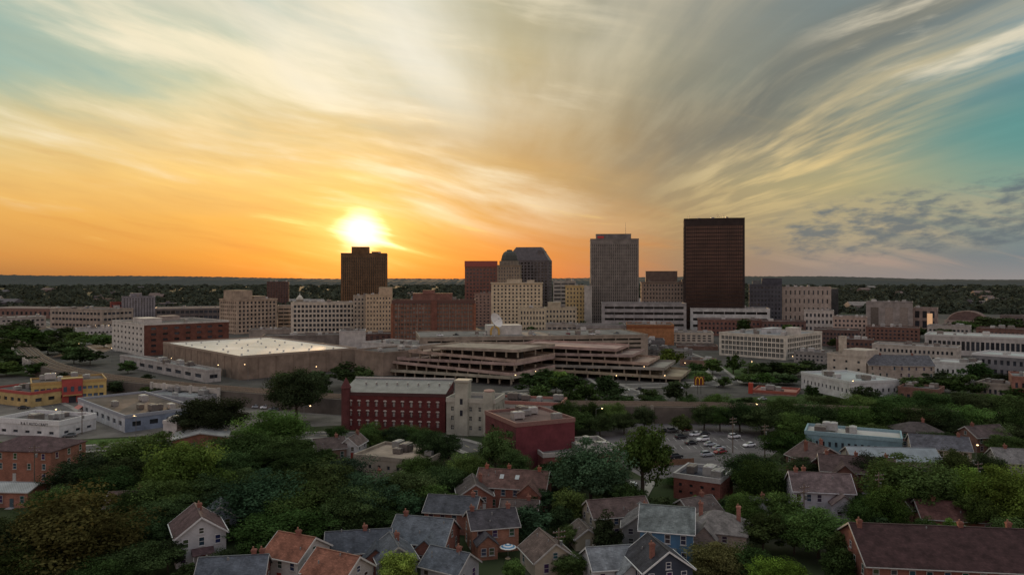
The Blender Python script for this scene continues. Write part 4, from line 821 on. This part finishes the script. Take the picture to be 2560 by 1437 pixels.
row('tree along the bottom edge of the view','trees along the bottom edge',[(60,1340,129,160,'mid'),(335,1355,134,160,'dark'),(235,1395,127,150,'dark'),(640,1335,143,80,'dark'),(1425,1385,136,80,'dark'),(1285,1395,133,60,'mid'),(1880,1365,134,110,'dark'),(2100,1365,133,90,'dark'),(955,1325,151,50,'dark'),(420,1345,139,80,'deep')])

# ================================================================== CARS
def loft(mb,secs):
    k=len(secs[0]); v=[p for s in secs for p in s]
    f=[(i*k+j,i*k+(j+1)%k,(i+1)*k+(j+1)%k,(i+1)*k+j) for i in range(len(secs)-1) for j in range(k)]
    mb.add(v,f+[tuple(range(k-1,-1,-1)),tuple(range((len(secs)-1)*k,len(secs)*k))]); return mb
def sec(x,hw,z0,z1,b=.12): return [(x,-hw+b,z0),(x,hw-b,z0),(x,hw,z0+b),(x,hw,z1-b),(x,hw-b,z1),(x,-hw+b,z1),(x,-hw,z1-b),(x,-hw,z0+b)]
def make_car(kind,col,label,loc,rz,group=None,name='parked_car'):
    root=thing(name,label,'van' if kind=='van' else 'car',loc,rz,group)
    if kind=='sedan': body=[(-2.2,.72,.35,.75),(-2.05,.84,.25,.88),(-1.2,.9,.22,.95),(.6,.9,.22,.95),(1.6,.88,.22,.86),(2.1,.8,.25,.74),(2.25,.66,.35,.62)]; cab=[(-1.75,.66,.9,.98),(-1.05,.66,.9,1.4),(.15,.66,.9,1.42),(1.0,.68,.9,.96)]; rf=(-1.0,.12,1.43)
    elif kind=='suv': body=[(-2.2,.8,.4,1.0),(-2.1,.88,.3,1.1),(.7,.92,.28,1.12),(1.7,.9,.28,1.05),(2.15,.82,.32,.9),(2.25,.7,.42,.75)]; cab=[(-2.1,.74,1.05,1.3),(-1.8,.76,1.05,1.68),(.2,.76,1.05,1.7),(.95,.76,1.05,1.12)]; rf=(-1.75,.15,1.71)
    else: body=[(-2.6,.95,.4,2.1),(-2.55,.98,.35,2.2),(.9,.98,.35,2.22),(1.5,.96,.35,1.5),(2.4,.9,.38,1.1),(2.55,.8,.45,.95)]; cab=[(.3,.985,1.3,1.9),(.95,.985,1.3,2.0),(1.35,.97,1.3,1.65),(1.55,.94,1.3,1.45)]; rf=(-2.4,.7,2.23)
    key=kind
    link('body',cached(('cb',key),lambda: loft(MB(),[sec(*s) for s in body]).mesh('body','paint')),root,col)
    link('window',cached(('cw',key),lambda: loft(MB(),[sec(a,b_,c,d_,.03) for a,b_,c,d_ in cab]).mesh('window','glass')),root,(.02,.025,.03))
    link('roof',cached(('cf',key),lambda: loft(MB(),[sec(rf[0],.6 if kind!='van' else .85,rf[2]-.03,rf[2]+.03,.02),sec(rf[1],.6 if kind!='van' else .85,rf[2]-.03,rf[2]+.03,.02)]).mesh('roof','paint')),root,col)
    wb=1.35 if kind!='van' else 1.6
    for sx in(-wb,wb):
        for sy in(-1,1):
            o=link('wheel',cached('tyre',lambda: MB().tube((0,-.11,0),(0,.11,0),.33,.33,14).mesh('wheel','rubber')),root,(.015,.015,.015),(sx,sy*.84,.33))
            link('rim',cached('rim',lambda: MB().tube((0,-.125,0),(0,.125,0),.19,.19,10).mesh('rim','metal')),o,(.4,.4,.4))
    xe=max(b_[0] for b_ in body); zz=.62 if kind=='sedan' else .8
    for sy in(-1,1):
        link('headlight',cached('hl',lambda: MB().box(-.05,.06,-.16,.16,-.07,.07).mesh('headlight','glass')),root,(.6,.6,.6),(xe-.07,sy*.55,zz))
        link('taillight',cached('tl',lambda: MB().box(-.06,.05,-.14,.14,-.09,.09).mesh('taillight','paint')),root,(.4,.02,.02),(body[0][0]+.03,sy*.6,zz+.1))
    return root
WH=(.7,.7,.72);SI=(.38,.4,.43);BK=(.02,.02,.025);RD=(.22,.02,.03);GY=(.12,.13,.14)
cars=[(1655,1078,BK,'sedan','black sedan at the left end of the rear car park row'),(1682,1078,GY,'suv','dark grey suv second in the rear car park row'),(1716,1074,RD,'sedan','dark red sedan in the rear car park row'),(1738,1087,WH,'sedan','white sedan behind the black car in the second car park row'),
(1703,1094,BK,'suv','black suv at the left of the second car park row'),(1728,1108,BK,'sedan','black sedan at the left of the third car park row'),(1757,1100,WH,'suv','white suv beside the black sedan in the third car park row'),(1775,1112,SI,'sedan','silver sedan in the middle of the car park'),
(1797,1121,SI,'sedan','silver sedan left of the dark red sedan in the front row'),(1800,1131,RD,'sedan','dark red sedan in the front row of the car park'),(1768,1138,SI,'suv','silver suv at the left of the front car park row'),(1836,1093,WH,'suv','white suv parked alone near the utility pole'),
(1873,1114,WH,'sedan','white sedan parked alone at the right end of the car park'),(1690,1143,BK,'suv','black suv behind the wooden fence at the lower car park'),(1668,1128,GY,'sedan','grey sedan left of the black suv by the wooden fence'),(1582,1215,WH,'sedan','white sedan on the small street below the car park'),(1760,1085,BK,'sedan','black sedan right end of the second car park row')]
for k,(a,b_,c,kd,lb) in enumerate(cars):
    x_,y_=gp(a,b_+2); make_car(kd,c,lb,(x_,y_,.06),R(22 if k%3 else 205) if k!=15 else R(70))
for a,b_,c,kd,lb in[(597,1008,WH,'van','white delivery van in the yard left of the tall dark tree'),(622,1016,WH,'sedan','white sedan right of the white delivery van'),(643,1020,SI,'sedan','silver sedan third in the yard row by the van'),(664,1022,WH,'suv','white suv fourth in the yard row by the van'),(684,1026,GY,'sedan','grey sedan at the right end of the yard row by the van'),
  (175,1092,GY,'sedan','grey sedan outside the motor repair shop'),(2362,1205,WH,'sedan','white sedan on the right hand street'),(2405,1195,BK,'suv','black suv on the right hand street'),(2480,1165,SI,'sedan','silver sedan farther up the right hand street'),(1700,972,WH,'sedan','white sedan crossing the avenue near the golden arches sign'),(1600,975,BK,'sedan','black sedan on the avenue left of the white sedan'),
  (330,1002,BK,'suv','black suv behind the motor repair shop'),(1450,970,RD,'sedan','red sedan on the avenue in front of the big garage'),(1905,1000,SI,'sedan','silver sedan beside the orange roofed restaurant'),(60,1022,BK,'sedan','black sedan beside the low yellow annex'),
  (182,1060,WH,'suv','white suv between the auto body shop and motor repair shop'),(172,1072,RD,'sedan','red sedan between the auto body shop and motor repair shop'),(300,1016,SI,'sedan','silver sedan right of the yellow and red shop'),(288,1008,GY,'suv','grey suv at the right corner of the yellow and red shop'),(210,1018,BK,'sedan','black sedan before the yellow and red shop'),(500,1030,GY,'sedan','grey sedan at the left of the yard behind the workshop'),(415,1112,BK,'sedan','black sedan driving on the left street'),(640,1098,WH,'sedan','white sedan on the left street behind the green trees'),(1010,1096,SI,'sedan','silver sedan on the street before the red brick building'),
  (2060,1012,WH,'suv','white suv in front of the white low building'),(2160,1010,BK,'sedan','black sedan in front of the white low building'),(1660,948,SI,'sedan','silver sedan beyond the crossroads'),(1800,968,GY,'suv','grey suv on the avenue right of the golden arches sign')]:
    x_,y_=gp(a,b_); make_car(kd,c,lb,(x_,y_,.1),R(random.choice((10,20,190,200))))
for i,(a,yy,c) in enumerate(((1100,500,WH),(1140,505,BK),(1335,505,SI),(1420,515,RD),(1480,510,WH),(1540,520,GY))):
    make_car('sedan',c,'%s car parked on the flat garage roof, %s'%(('white','black','silver','red','white','grey')[i],('leftmost','second from the left','third from the left','fourth from the left','fifth from the left','rightmost')[i]),(gx(a,yy),yy,16.48),R(i*37))

# ================================================================== STREET FURNITURE
def lamp_mesh():
    lamp=thing('street_lamp','tmp','street lamp',(0,0,0))
    MB().tube((0,0,0),(0,0,9),.11,.07,8).tube((0,0,0),(0,0,.5),.2,.18,8).build('pole','metal',lamp,(.2,.2,.2))
    MB().tube((0,0,8.9),(1.9,0,9.3),.06,.05,6).build('arm','metal',lamp,(.2,.2,.2))
    hd=MB().add([(1.7,-.2,9.22),(2.6,-.16,9.25),(2.6,.16,9.25),(1.7,.2,9.22),(1.75,-.12,9.42),(2.5,-.08,9.36),(2.5,.08,9.36),(1.75,.12,9.42)],[(4,5,6,7),(0,1,5,4),(1,2,6,5),(2,3,7,6),(3,0,4,7),(3,2,1,0)]).build('lamp_head','metal',lamp,(.2,.2,.2))
    MB().lathe([(.0,8.95),(.2,9.02),(.26,9.215)],10,2.2).build('bulb','lampwarm',hd)
    return lamp
lp=lamp_mesh(); LABELS.pop('tmp')
lamps=[(535,955,'in front of the convention hall left wall'),(430,935,'beside the low loading dock strip'),(620,952,'at the near corner of the convention hall'),(1277,985,'at the near corner of the big garage'),(1345,975,'by the dark trees in front of the big garage'),(1545,985,'at the crossroads left side'),(1600,960,'in the middle of the crossroads'),(1720,950,'right of the crossroads'),(1665,985,'just above the railway right of the crossroads'),(2120,1003,'in front of the white low building'),(280,905,'behind the railway at far left'),(205,890,'in the far left park'),(1490,1085,'left of the car park'),(1905,1075,'right of the car park row'),(155,1085,'between the auto body shop and the motor repair shop'),(1870,945,'in front of the white factory loft'),(1990,930,'right of the white factory loft street'),(2240,945,'behind the stone mill'),(780,960,'by the tracks right of the convention hall'),(1240,1120,'by the crimson block corner'),(2440,1190,'along the right hand street'),(760,1078,'beside the yard on the left street'),(340,1110,'on the left street below the motor repair shop')]
for i,(a,b_,d_) in enumerate(lamps):
    o=lp if i==0 else copy_tree(lp); x_,y_=gp(a,b_); o.location=(x_,y_,.05); o.rotation_euler=(0,0,(i*2.1)%6.28); lb='tall grey street lamp standing '+d_; o['label']=lb; o['group']='street lamps'; LABELS.setdefault(lb,[]).append((o.name,None))
def pole(label,px_,py_,h):
    x_,y_=gp(px_,py_); t_=thing('utility_pole',label,'utility pole',(x_,y_,0),R(20))
    MB().tube((0,0,0),(0,0,h),.17,.11,8).build('pole','wood',t_,(.13,.1,.08))
    for z_ in(h-.7,h-1.7):
        a=MB().box(-1.3,1.3,-.25,-.12,z_-.08,z_+.08).build('crossarm','wood',t_,(.14,.1,.08))
        for q in(-1.1,-.5,.5,1.1): MB().lathe([(.05,z_+.083),(.08,z_+.2),(0,z_+.28)],8,q,-.185).build('insulator','trim',a,(.3,.3,.32))
    MB().lathe([(.25,h-3.4),(.3,h-3.3),(.3,h-2.4),(0,h-2.35)],10,.45,0).build('transformer','metal',t_,(.25,.26,.27))
    return (x_,y_,h)
pls=[pole('wooden utility pole beside the orange brick house block',86,1215,11),pole('tall wooden utility pole at the right of the car park',1832,1132,11.5),pole('wooden utility pole right of the tall car park pole',1912,1145,10.5),pole('wooden utility pole left of the large green tree at right',2197,1300,11),pole('slim utility pole rising before the tan gabled cottage',1397,1425,8),pole('utility pole by the street left of the motor repair shop',205,1085,9),pole('utility pole at the lower right between houses',2010,1330,10.5),pole('utility pole by the brick row at the far lower right',2445,1260,10.5)]
w_=thing('power_line','black power cables strung between the two car park poles','power line',(0,0,0))
for k in(-.9,0,.9):
    mb=MB(); a=Vector(pls[1]);b_=Vector(pls[2]); a.z-=.6;b_.z-=.6; last=None
    for i in range(13):
        t=i/12; p=a.lerp(b_,t)+Vector((k,0,-1.2*4*t*(1-t)))
        if last: mb.tube(last,p,.03,.03,4)
        last=p
    mb.build('cable','rubber',w_,(.02,.02,.02))
# parasol
x_,y_=gp(1270,1392); u=thing('parasol','blue and white striped patio parasol below the brick patio house','parasol',(x_,y_,0))
MB().tube((0,0,0),(0,0,2.7),.04,.03,8).lathe([(.3,0),(.3,.08),(0,.1)],12).build('pole','metal',u,(.5,.5,.5))
cp=None
for k,(r0,r1,c) in enumerate(((.0,.35,(.6,.6,.6)),(.35,.7,(.08,.22,.38)),(.7,1.05,(.6,.6,.6)),(1.05,1.4,(.08,.22,.38)),(1.4,1.7,(.6,.6,.6)))):
    m_=MB().lathe([(r0,2.75-r0*.42),(r1,2.75-r1*.42)],10); o=m_.build('canopy' if k==0 else 'canopy_stripe','trim',u if k==0 else cp,c); cp=cp or o
x_,y_=gp(1262,1400); t_=thing('patio_table','small round patio table under the striped parasol','table',(x_+.6,y_-.9,0))
MB().lathe([(0,.75),(.55,.75),(.55,.71),(0,.71)],14).build('tabletop','wood',t_,(.2,.15,.1)); MB().tube((0,0,0),(0,0,.71),.05,.05).lathe([(.3,0),(.25,.05),(0,.06)],10).build('leg','metal',t_,(.1,.1,.1))
# arches sign
x_,y_=gp(1748,985); s_=thing('pole_sign','tall pole sign with yellow arches beside the avenue','sign',(x_,y_,0))
MB().tube((-.8,0,0),(-.8,0,5),.12,.12).tube((.8,0,0),(.8,0,5),.12,.12).build('post','metal',s_,(.1,.1,.1)); MB().box(-2.4,2.4,-.2,.2,4.2,8.4).build('sign_panel','paint',s_,(.12,.03,.02))
mb=MB()
for c in(-.85,.85):
    q=[(c+.85*math.cos(PI*i/12),6.2+1.9*math.sin(PI*i/12)) for i in range(13)]
    for i in range(12): mb.tube((q[i][0],-.28,q[i][1]),(q[i+1][0],-.28,q[i+1][1]),.16,.16,6)
for c in(-1.7,0,1.7): mb.tube((c,-.28,4.6),(c,-.28,6.2),.16,.16,6)
mb.build('arches','paint',s_,(.85,.5,.03))
# wooden fence at the car park
p0=Vector(gp(1600,1168));p1=Vector(gp(1735,1160)); d_=p1-p0; t_=thing('wooden_fence','brown wooden fence along the lower edge of the car park','fence',(p0.x,p0.y,0),math.atan2(d_.y,d_.x)); ln=d_.length
mb=MB()
i=0
while i*.16<ln: mb.box(i*.16,i*.16+.14,-.02,.02,.1,1.8+.05*(i%2)); i+=1
mb.build('board_panel','wood',t_,(.2,.11,.07))
k=0
while k*2.4<ln: MB().box(k*2.4-.06,k*2.4+.06,.025,.15,0,1.9).build('post','wood',t_,(.16,.09,.06)); k+=1
for a,b_,lb in((1565,968,'black traffic light on the crossroads left corner'),(1650,962,'black traffic light on the crossroads right corner'),(1468,950,'black traffic light before the garage entrance')):
    x_,y_=gp(a,b_); t_=thing('traffic_light',lb,'traffic light',(x_,y_,0)); MB().tube((0,0,0),(0,0,6.2),.1,.08,8).tube((0,0,6),(3.5,0,6.3),.06,.05).build('mast','metal',t_,(.1,.1,.1)); hd=MB().box(3.2,3.6,-.18,.18,5.1,6.25).build('signal_head','metal',t_,(.05,.05,.03))
    for k,c in enumerate(((.5,.02,.02),(.3,.2,.02),(.02,.3,.1))): MB().lathe([(0,0),(.13,.0),(.13,-.02)],10).build('lens','paint',hd,c)
    for k,o in enumerate([o for o in hd.children]): o.location=(3.4,-.2,6-.35*k); o.rotation_euler=(PI/2,0,0)

# ================================================================== WORLD
w=bpy.data.worlds.new('World'); SC.world=w; w.use_nodes=True; nt=w.node_tree; N=nt.nodes; L=nt.links; N.clear()
def S(n,i,v):
    if v is None: return
    if isinstance(v,(int,float)): n.inputs[i].default_value=v
    else: L.new(v,n.inputs[i])
def M(op,a,b=None,c=None,clamp=False):
    n=N.new('ShaderNodeMath'); n.operation=op; n.use_clamp=clamp; S(n,0,a);S(n,1,b);S(n,2,c); return n.outputs[0]
def ss(x,a,b):
    n=N.new('ShaderNodeMapRange'); n.interpolation_type='SMOOTHSTEP'; S(n,0,x); n.inputs[1].default_value=a; n.inputs[2].default_value=b; return n.outputs[0]
def ln_(x,a,b):
    n=N.new('ShaderNodeMapRange'); S(n,0,x); n.inputs[1].default_value=a; n.inputs[2].default_value=b; return n.outputs[0]
def mul(*a):
    r=a[0]
    for x in a[1:]: r=M('MULTIPLY',r,x)
    return r
def add(a,b): return M('ADD',a,b)
def sub(a,b): return M('SUBTRACT',a,b)
def inv(a): return M('SUBTRACT',1.,a)
def gauss(x,c,s):
    d=M('DIVIDE',M('SUBTRACT',x,c),s); return M('EXPONENT',M('MULTIPLY',M('MULTIPLY',d,d),-1.))
def mixc(f,a,b,mode='MIX'):
    n=N.new('ShaderNodeMix'); n.data_type='RGBA'; n.blend_type=mode; n.clamp_factor=True
    S(n,0,f)
    for i,v in((6,a),(7,b)):
        if isinstance(v,tuple): n.inputs[i].default_value=(*v,1)
        else: L.new(v,n.inputs[i])
    return n.outputs[2]
def noise(x,y,z=0.,sc=1.,det=6,rough=.6,dist=0.):
    cb=N.new('ShaderNodeCombineXYZ'); S(cb,0,x);S(cb,1,y);S(cb,2,z)
    n=N.new('ShaderNodeTexNoise'); n.inputs['Scale'].default_value=sc; n.inputs['Detail'].default_value=det; n.inputs['Roughness'].default_value=rough; n.inputs['Distortion'].default_value=dist
    L.new(cb.outputs[0],n.inputs['Vector']); return n.outputs['Fac']
def scale(col,f):
    n=N.new('ShaderNodeVectorMath'); n.operation='SCALE'
    if isinstance(col,tuple): n.inputs[0].default_value=col
    else: L.new(col,n.inputs[0])
    S(n,'Scale',f); return n.outputs[0]
tc=N.new('ShaderNodeTexCoord'); sp=N.new('ShaderNodeSeparateXYZ'); L.new(tc.outputs['Generated'],sp.inputs[0]); dx,dy,dz=sp.outputs
az=M('ARCTAN2',dx,dy); el=M('ARCSINE',dz)
def AZ(px_): return math.atan((px_-1280)/F)
def EL(py_,px_=1280): return math.atan((697-py_)/F*math.cos(AZ(px_)))
n1=noise(mul(az,3.),mul(el,9.),1.3,1.,5,.5); n2=noise(mul(az,3.),mul(el,9.),7.7,1.,5,.5)
upw=ss(el,0.,.12)
aw=add(az,mul(sub(n1,.5),.18,upw)); ew=add(el,mul(sub(n2,.5),.07,upw))
PYS=[694,640,560,450,330,220,120,20]
COLS={-100:[(164,112,68),(206,142,76),(230,170,88),(238,194,116),(224,202,144),(190,191,155),(152,180,167),(168,186,170)],
450:[(188,112,56),(222,144,60),(238,174,82),(245,201,120),(239,210,153),(211,208,169),(184,198,175),(213,212,188)],
905:[(228,114,38),(240,148,50),(246,180,82),(238,194,115),(223,194,135),(213,203,162),(228,223,198),(226,221,196)],
1300:[(226,116,54),(226,134,64),(216,150,86),(204,161,102),(194,164,113),(190,171,128),(193,181,145),(188,181,151)],
1700:[(154,124,102),(160,130,102),(168,143,106),(162,142,110),(150,136,111),(144,140,120),(149,147,129),(142,143,131)],
2100:[(143,134,131),(138,132,127),(154,148,124),(178,167,124),(138,141,125),(130,143,136),(132,143,139),(128,143,143)],
2660:[(142,141,142),(110,127,136),(124,142,140),(116,156,146),(92,148,146),(92,140,146),(120,156,163),(132,162,171)]}
def ramp(px_,cols):
    n=N.new('ShaderNodeValToRGB'); cr=n.color_ramp; L.new(M('DIVIDE',ew,.42),n.inputs[0])
    while len(cr.elements)<len(cols): cr.elements.new(.5)
    for e,(py_,c) in zip(cr.elements,zip(PYS,cols)): e.position=max(0,EL(py_,px_)/.42); e.color=(*lin(c),1)
    return n.outputs[0]
ks=sorted(COLS); c=ramp(ks[0],COLS[ks[0]])
for a,b_ in zip(ks,ks[1:]): c=mixc(ln_(aw,AZ(a),AZ(b_)),c,ramp(b_,COLS[b_]))
# cloud-plane coordinates: sheets of high cloud running away from the viewer fan out from the horizon
zc=M('MAXIMUM',dz,.02); cu=M('DIVIDE',dx,zc); cv=M('DIVIDE',dy,zc)
wv=noise(mul(az,2.),mul(el,3.6),3.1,1.,3,.4)
cuw=add(cu,mul(sub(wv,.5),.8))
fan=noise(mul(cuw,1.15),mul(cv,.2),2.,1.,6,.5)
fan2=noise(mul(cuw,2.4),mul(cv,.32),5.,1.,6,.52)
fan3=noise(mul(cuw,5.),mul(cv,.55),8.,1.,6,.55)
# left wispy streaks (sloping down to the right)
al=sub(az,mul(el,.18)); ac=add(el,mul(az,.2)); acw=add(ac,mul(sub(wv,.5),.10))
st=noise(mul(al,2.6),mul(acw,13.),.5,1.,7,.55,.1)
st2=noise(mul(al,5.),mul(acw,34.),4.5,1.,7,.58,.1)
lf=inv(ss(az,-.05,.25))
std=mul(ss(inv(st),.46,.68),ss(el,.1,.24),inv(ss(az,-.3,.05)))
c=mixc(mul(std,.75),c,lin((150,182,172)))
stm=mul(ss(add(mul(st,.75),mul(st2,.25)),.48,.68),ss(el,.03,.12),lf)
c=mixc(mul(stm,.85),c,lin((251,237,204)))
stb=mul(ss(inv(add(mul(st,.6),mul(st2,.4))),.49,.64),gauss(el,.13,.06),lf)
c=mixc(mul(stb,.4),c,lin((208,158,96)))
# low streaks near the horizon
lo=noise(mul(az,4.),mul(acw,42.),9.,1.,7,.58)
c=mixc(mul(ss(lo,.5,.72),gauss(el,.05,.045),inv(ss(az,.05,.4)),.5),c,lin((210,130,62)))
c=mixc(mul(ss(lo,.42,.26),gauss(el,.07,.05),inv(ss(az,.05,.4)),.75),c,lin((250,214,124)))
# cream veil near the top centre
c=mixc(mul(ss(add(mul(fan,.75),mul(fan2,.25)),.36,.64),gauss(cuw,-.4,.8),ss(el,.13,.3),.85),c,lin((247,242,226)))
# broad soft grey band sweeping up to the right
c=mixc(mul(gauss(cuw,1.4,.5),ss(add(mul(fan,.8),mul(fan2,.2)),.3,.6),ss(el,.06,.2),.85),c,lin((110,112,106)))
c=mixc(mul(ss(add(mul(fan,.6),mul(fan2,.4)),.42,.68),gauss(cuw,.5,.55),ss(el,.1,.25),.6),c,lin((224,206,166)))
c=mixc(mul(ss(fan3,.44,.74),gauss(cuw,1.2,.8),ss(el,.1,.22),.2),c,lin((200,188,156)))
# golden lit cloud edge at right of the band
gd=mul(gauss(az,AZ(2030),.13),gauss(el,add(.15,mul(sub(az,AZ(2030)),.32)),.05))
c=mixc(mul(ss(add(fan2,mul(sub(fan3,.5),.5)),.38,.66),gd,.9),c,lin((228,200,140)))
c=mixc(mul(ss(add(fan2,mul(sub(fan3,.5),.4)),.42,.7),gauss(cuw,2.0,.4),ss(el,.09,.16),.55),c,lin((226,204,156)))
# clear teal gap
c=mixc(mul(gauss(az,.61,.11),gauss(el,.16,.045),.8),c,lin((92,149,145)))
th=noise(mul(al,3.4),mul(sub(el,mul(az,.2)),18.),4.,1.,8,.56,.15)
c=mixc(mul(ss(th,.5,.66),ss(az,.34,.48),ss(el,.18,.25),.8),c,lin((236,224,196)))
# gentle fibres in the whole veil
c=scale(c,add(1.,mul(sub(add(mul(fan3,.5),mul(st2,.5)),.5),ss(el,.05,.2),.3)))
# soft broken slate bank low on the right
pf=noise(mul(az,36.),mul(add(el,mul(az,-.06)),105.),1.,1.,7,.58,.1)
pf0=noise(mul(az,10.),mul(el,32.),6.,1.,4,.5)
rg=mul(ss(az,.24,.46),gauss(el,add(.056,mul(sub(az,.4),.1)),.036))
c=mixc(mul(rg,ss(lo,.35,.6),.4),c,lin((206,182,140)))
c=mixc(mul(ss(add(add(mul(pf,.55),mul(pf0,.45)),mul(rg,.14)),.52,.7),ss(rg,.08,.5),.85),c,lin((94,107,117)))
c=mixc(mul(gauss(el,.022,.01),ss(az,.25,.5),ss(lo,.4,.6),.5),c,lin((190,158,142)))
# sun and its glow
sa,se=AZ(903),EL(578,903)
sd=(math.sin(sa)*math.cos(se),math.cos(sa)*math.cos(se),math.sin(se))
dt=N.new('ShaderNodeVectorMath'); dt.operation='DOT_PRODUCT'; L.new(tc.outputs['Generated'],dt.inputs[0]); dt.inputs[1].default_value=sd
ang=M('ARCCOSINE',M('MINIMUM',dt.outputs['Value'],1.))
angw=mul(ang,add(1.,mul(sub(lo,.5),2.4)))
def addc(c,f,col): return mixc(1.,c,scale(col,f),'ADD')
c=addc(c,M('EXPONENT',mul(angw,-1/.11)),(.19,.115,.025))
c=addc(c,M('EXPONENT',mul(angw,-1/.03)),(.85,.6,.26))
c=addc(c,inv(ss(angw,.004,.04)),(1.3,1.2,.9))
# zenith and sky behind the camera, out of view, brightened as added fill light
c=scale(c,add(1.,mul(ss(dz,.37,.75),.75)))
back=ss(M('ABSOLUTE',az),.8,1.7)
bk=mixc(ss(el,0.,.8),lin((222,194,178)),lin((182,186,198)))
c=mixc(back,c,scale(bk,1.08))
c=mixc(ss(dz,0.,-.02),c,(.025,.025,.022))
sky=N.new('ShaderNodeTexSky'); sky.sky_type='NISHITA'; sky.sun_disc=False; sky.sun_elevation=R(3.6); sky.sun_rotation=sa
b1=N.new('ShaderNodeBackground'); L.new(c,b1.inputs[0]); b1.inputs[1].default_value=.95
b2=N.new('ShaderNodeBackground'); L.new(sky.outputs[0],b2.inputs[0]); b2.inputs[1].default_value=.006
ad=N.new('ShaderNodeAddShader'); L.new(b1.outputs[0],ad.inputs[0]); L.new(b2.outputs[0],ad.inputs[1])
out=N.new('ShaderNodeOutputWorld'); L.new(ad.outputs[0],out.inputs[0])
# sun lamp
sl=bpy.data.lights.new('sun','SUN'); sl.energy=2.4; sl.angle=R(.6); sl.color=(1,.6,.3); so=bpy.data.objects.new('sun',sl); C.objects.link(so)
so.rotation_euler=Vector(sd).to_track_quat('Z','Y').to_euler()
# camera
cam=bpy.data.cameras.new('camera'); cam.sensor_width=36; cam.lens=36*F/2560; cam.shift_y=-21.5/2560; cam.clip_end=60000; cam.clip_start=1
co=bpy.data.objects.new('camera',cam); C.objects.link(co); co.location=(0,0,H); co.rotation_euler=(PI/2,0,0); SC.camera=co
SC.view_settings.view_transform='Standard'; SC.view_settings.look='None'; SC.view_settings.exposure=0
for lb,os_ in LABELS.items():
    if len(os_)>1 and not os_[0][1]: print('DUP',lb,len(os_))
    if not 4<=len(lb.split())<=16: print('LEN',lb)
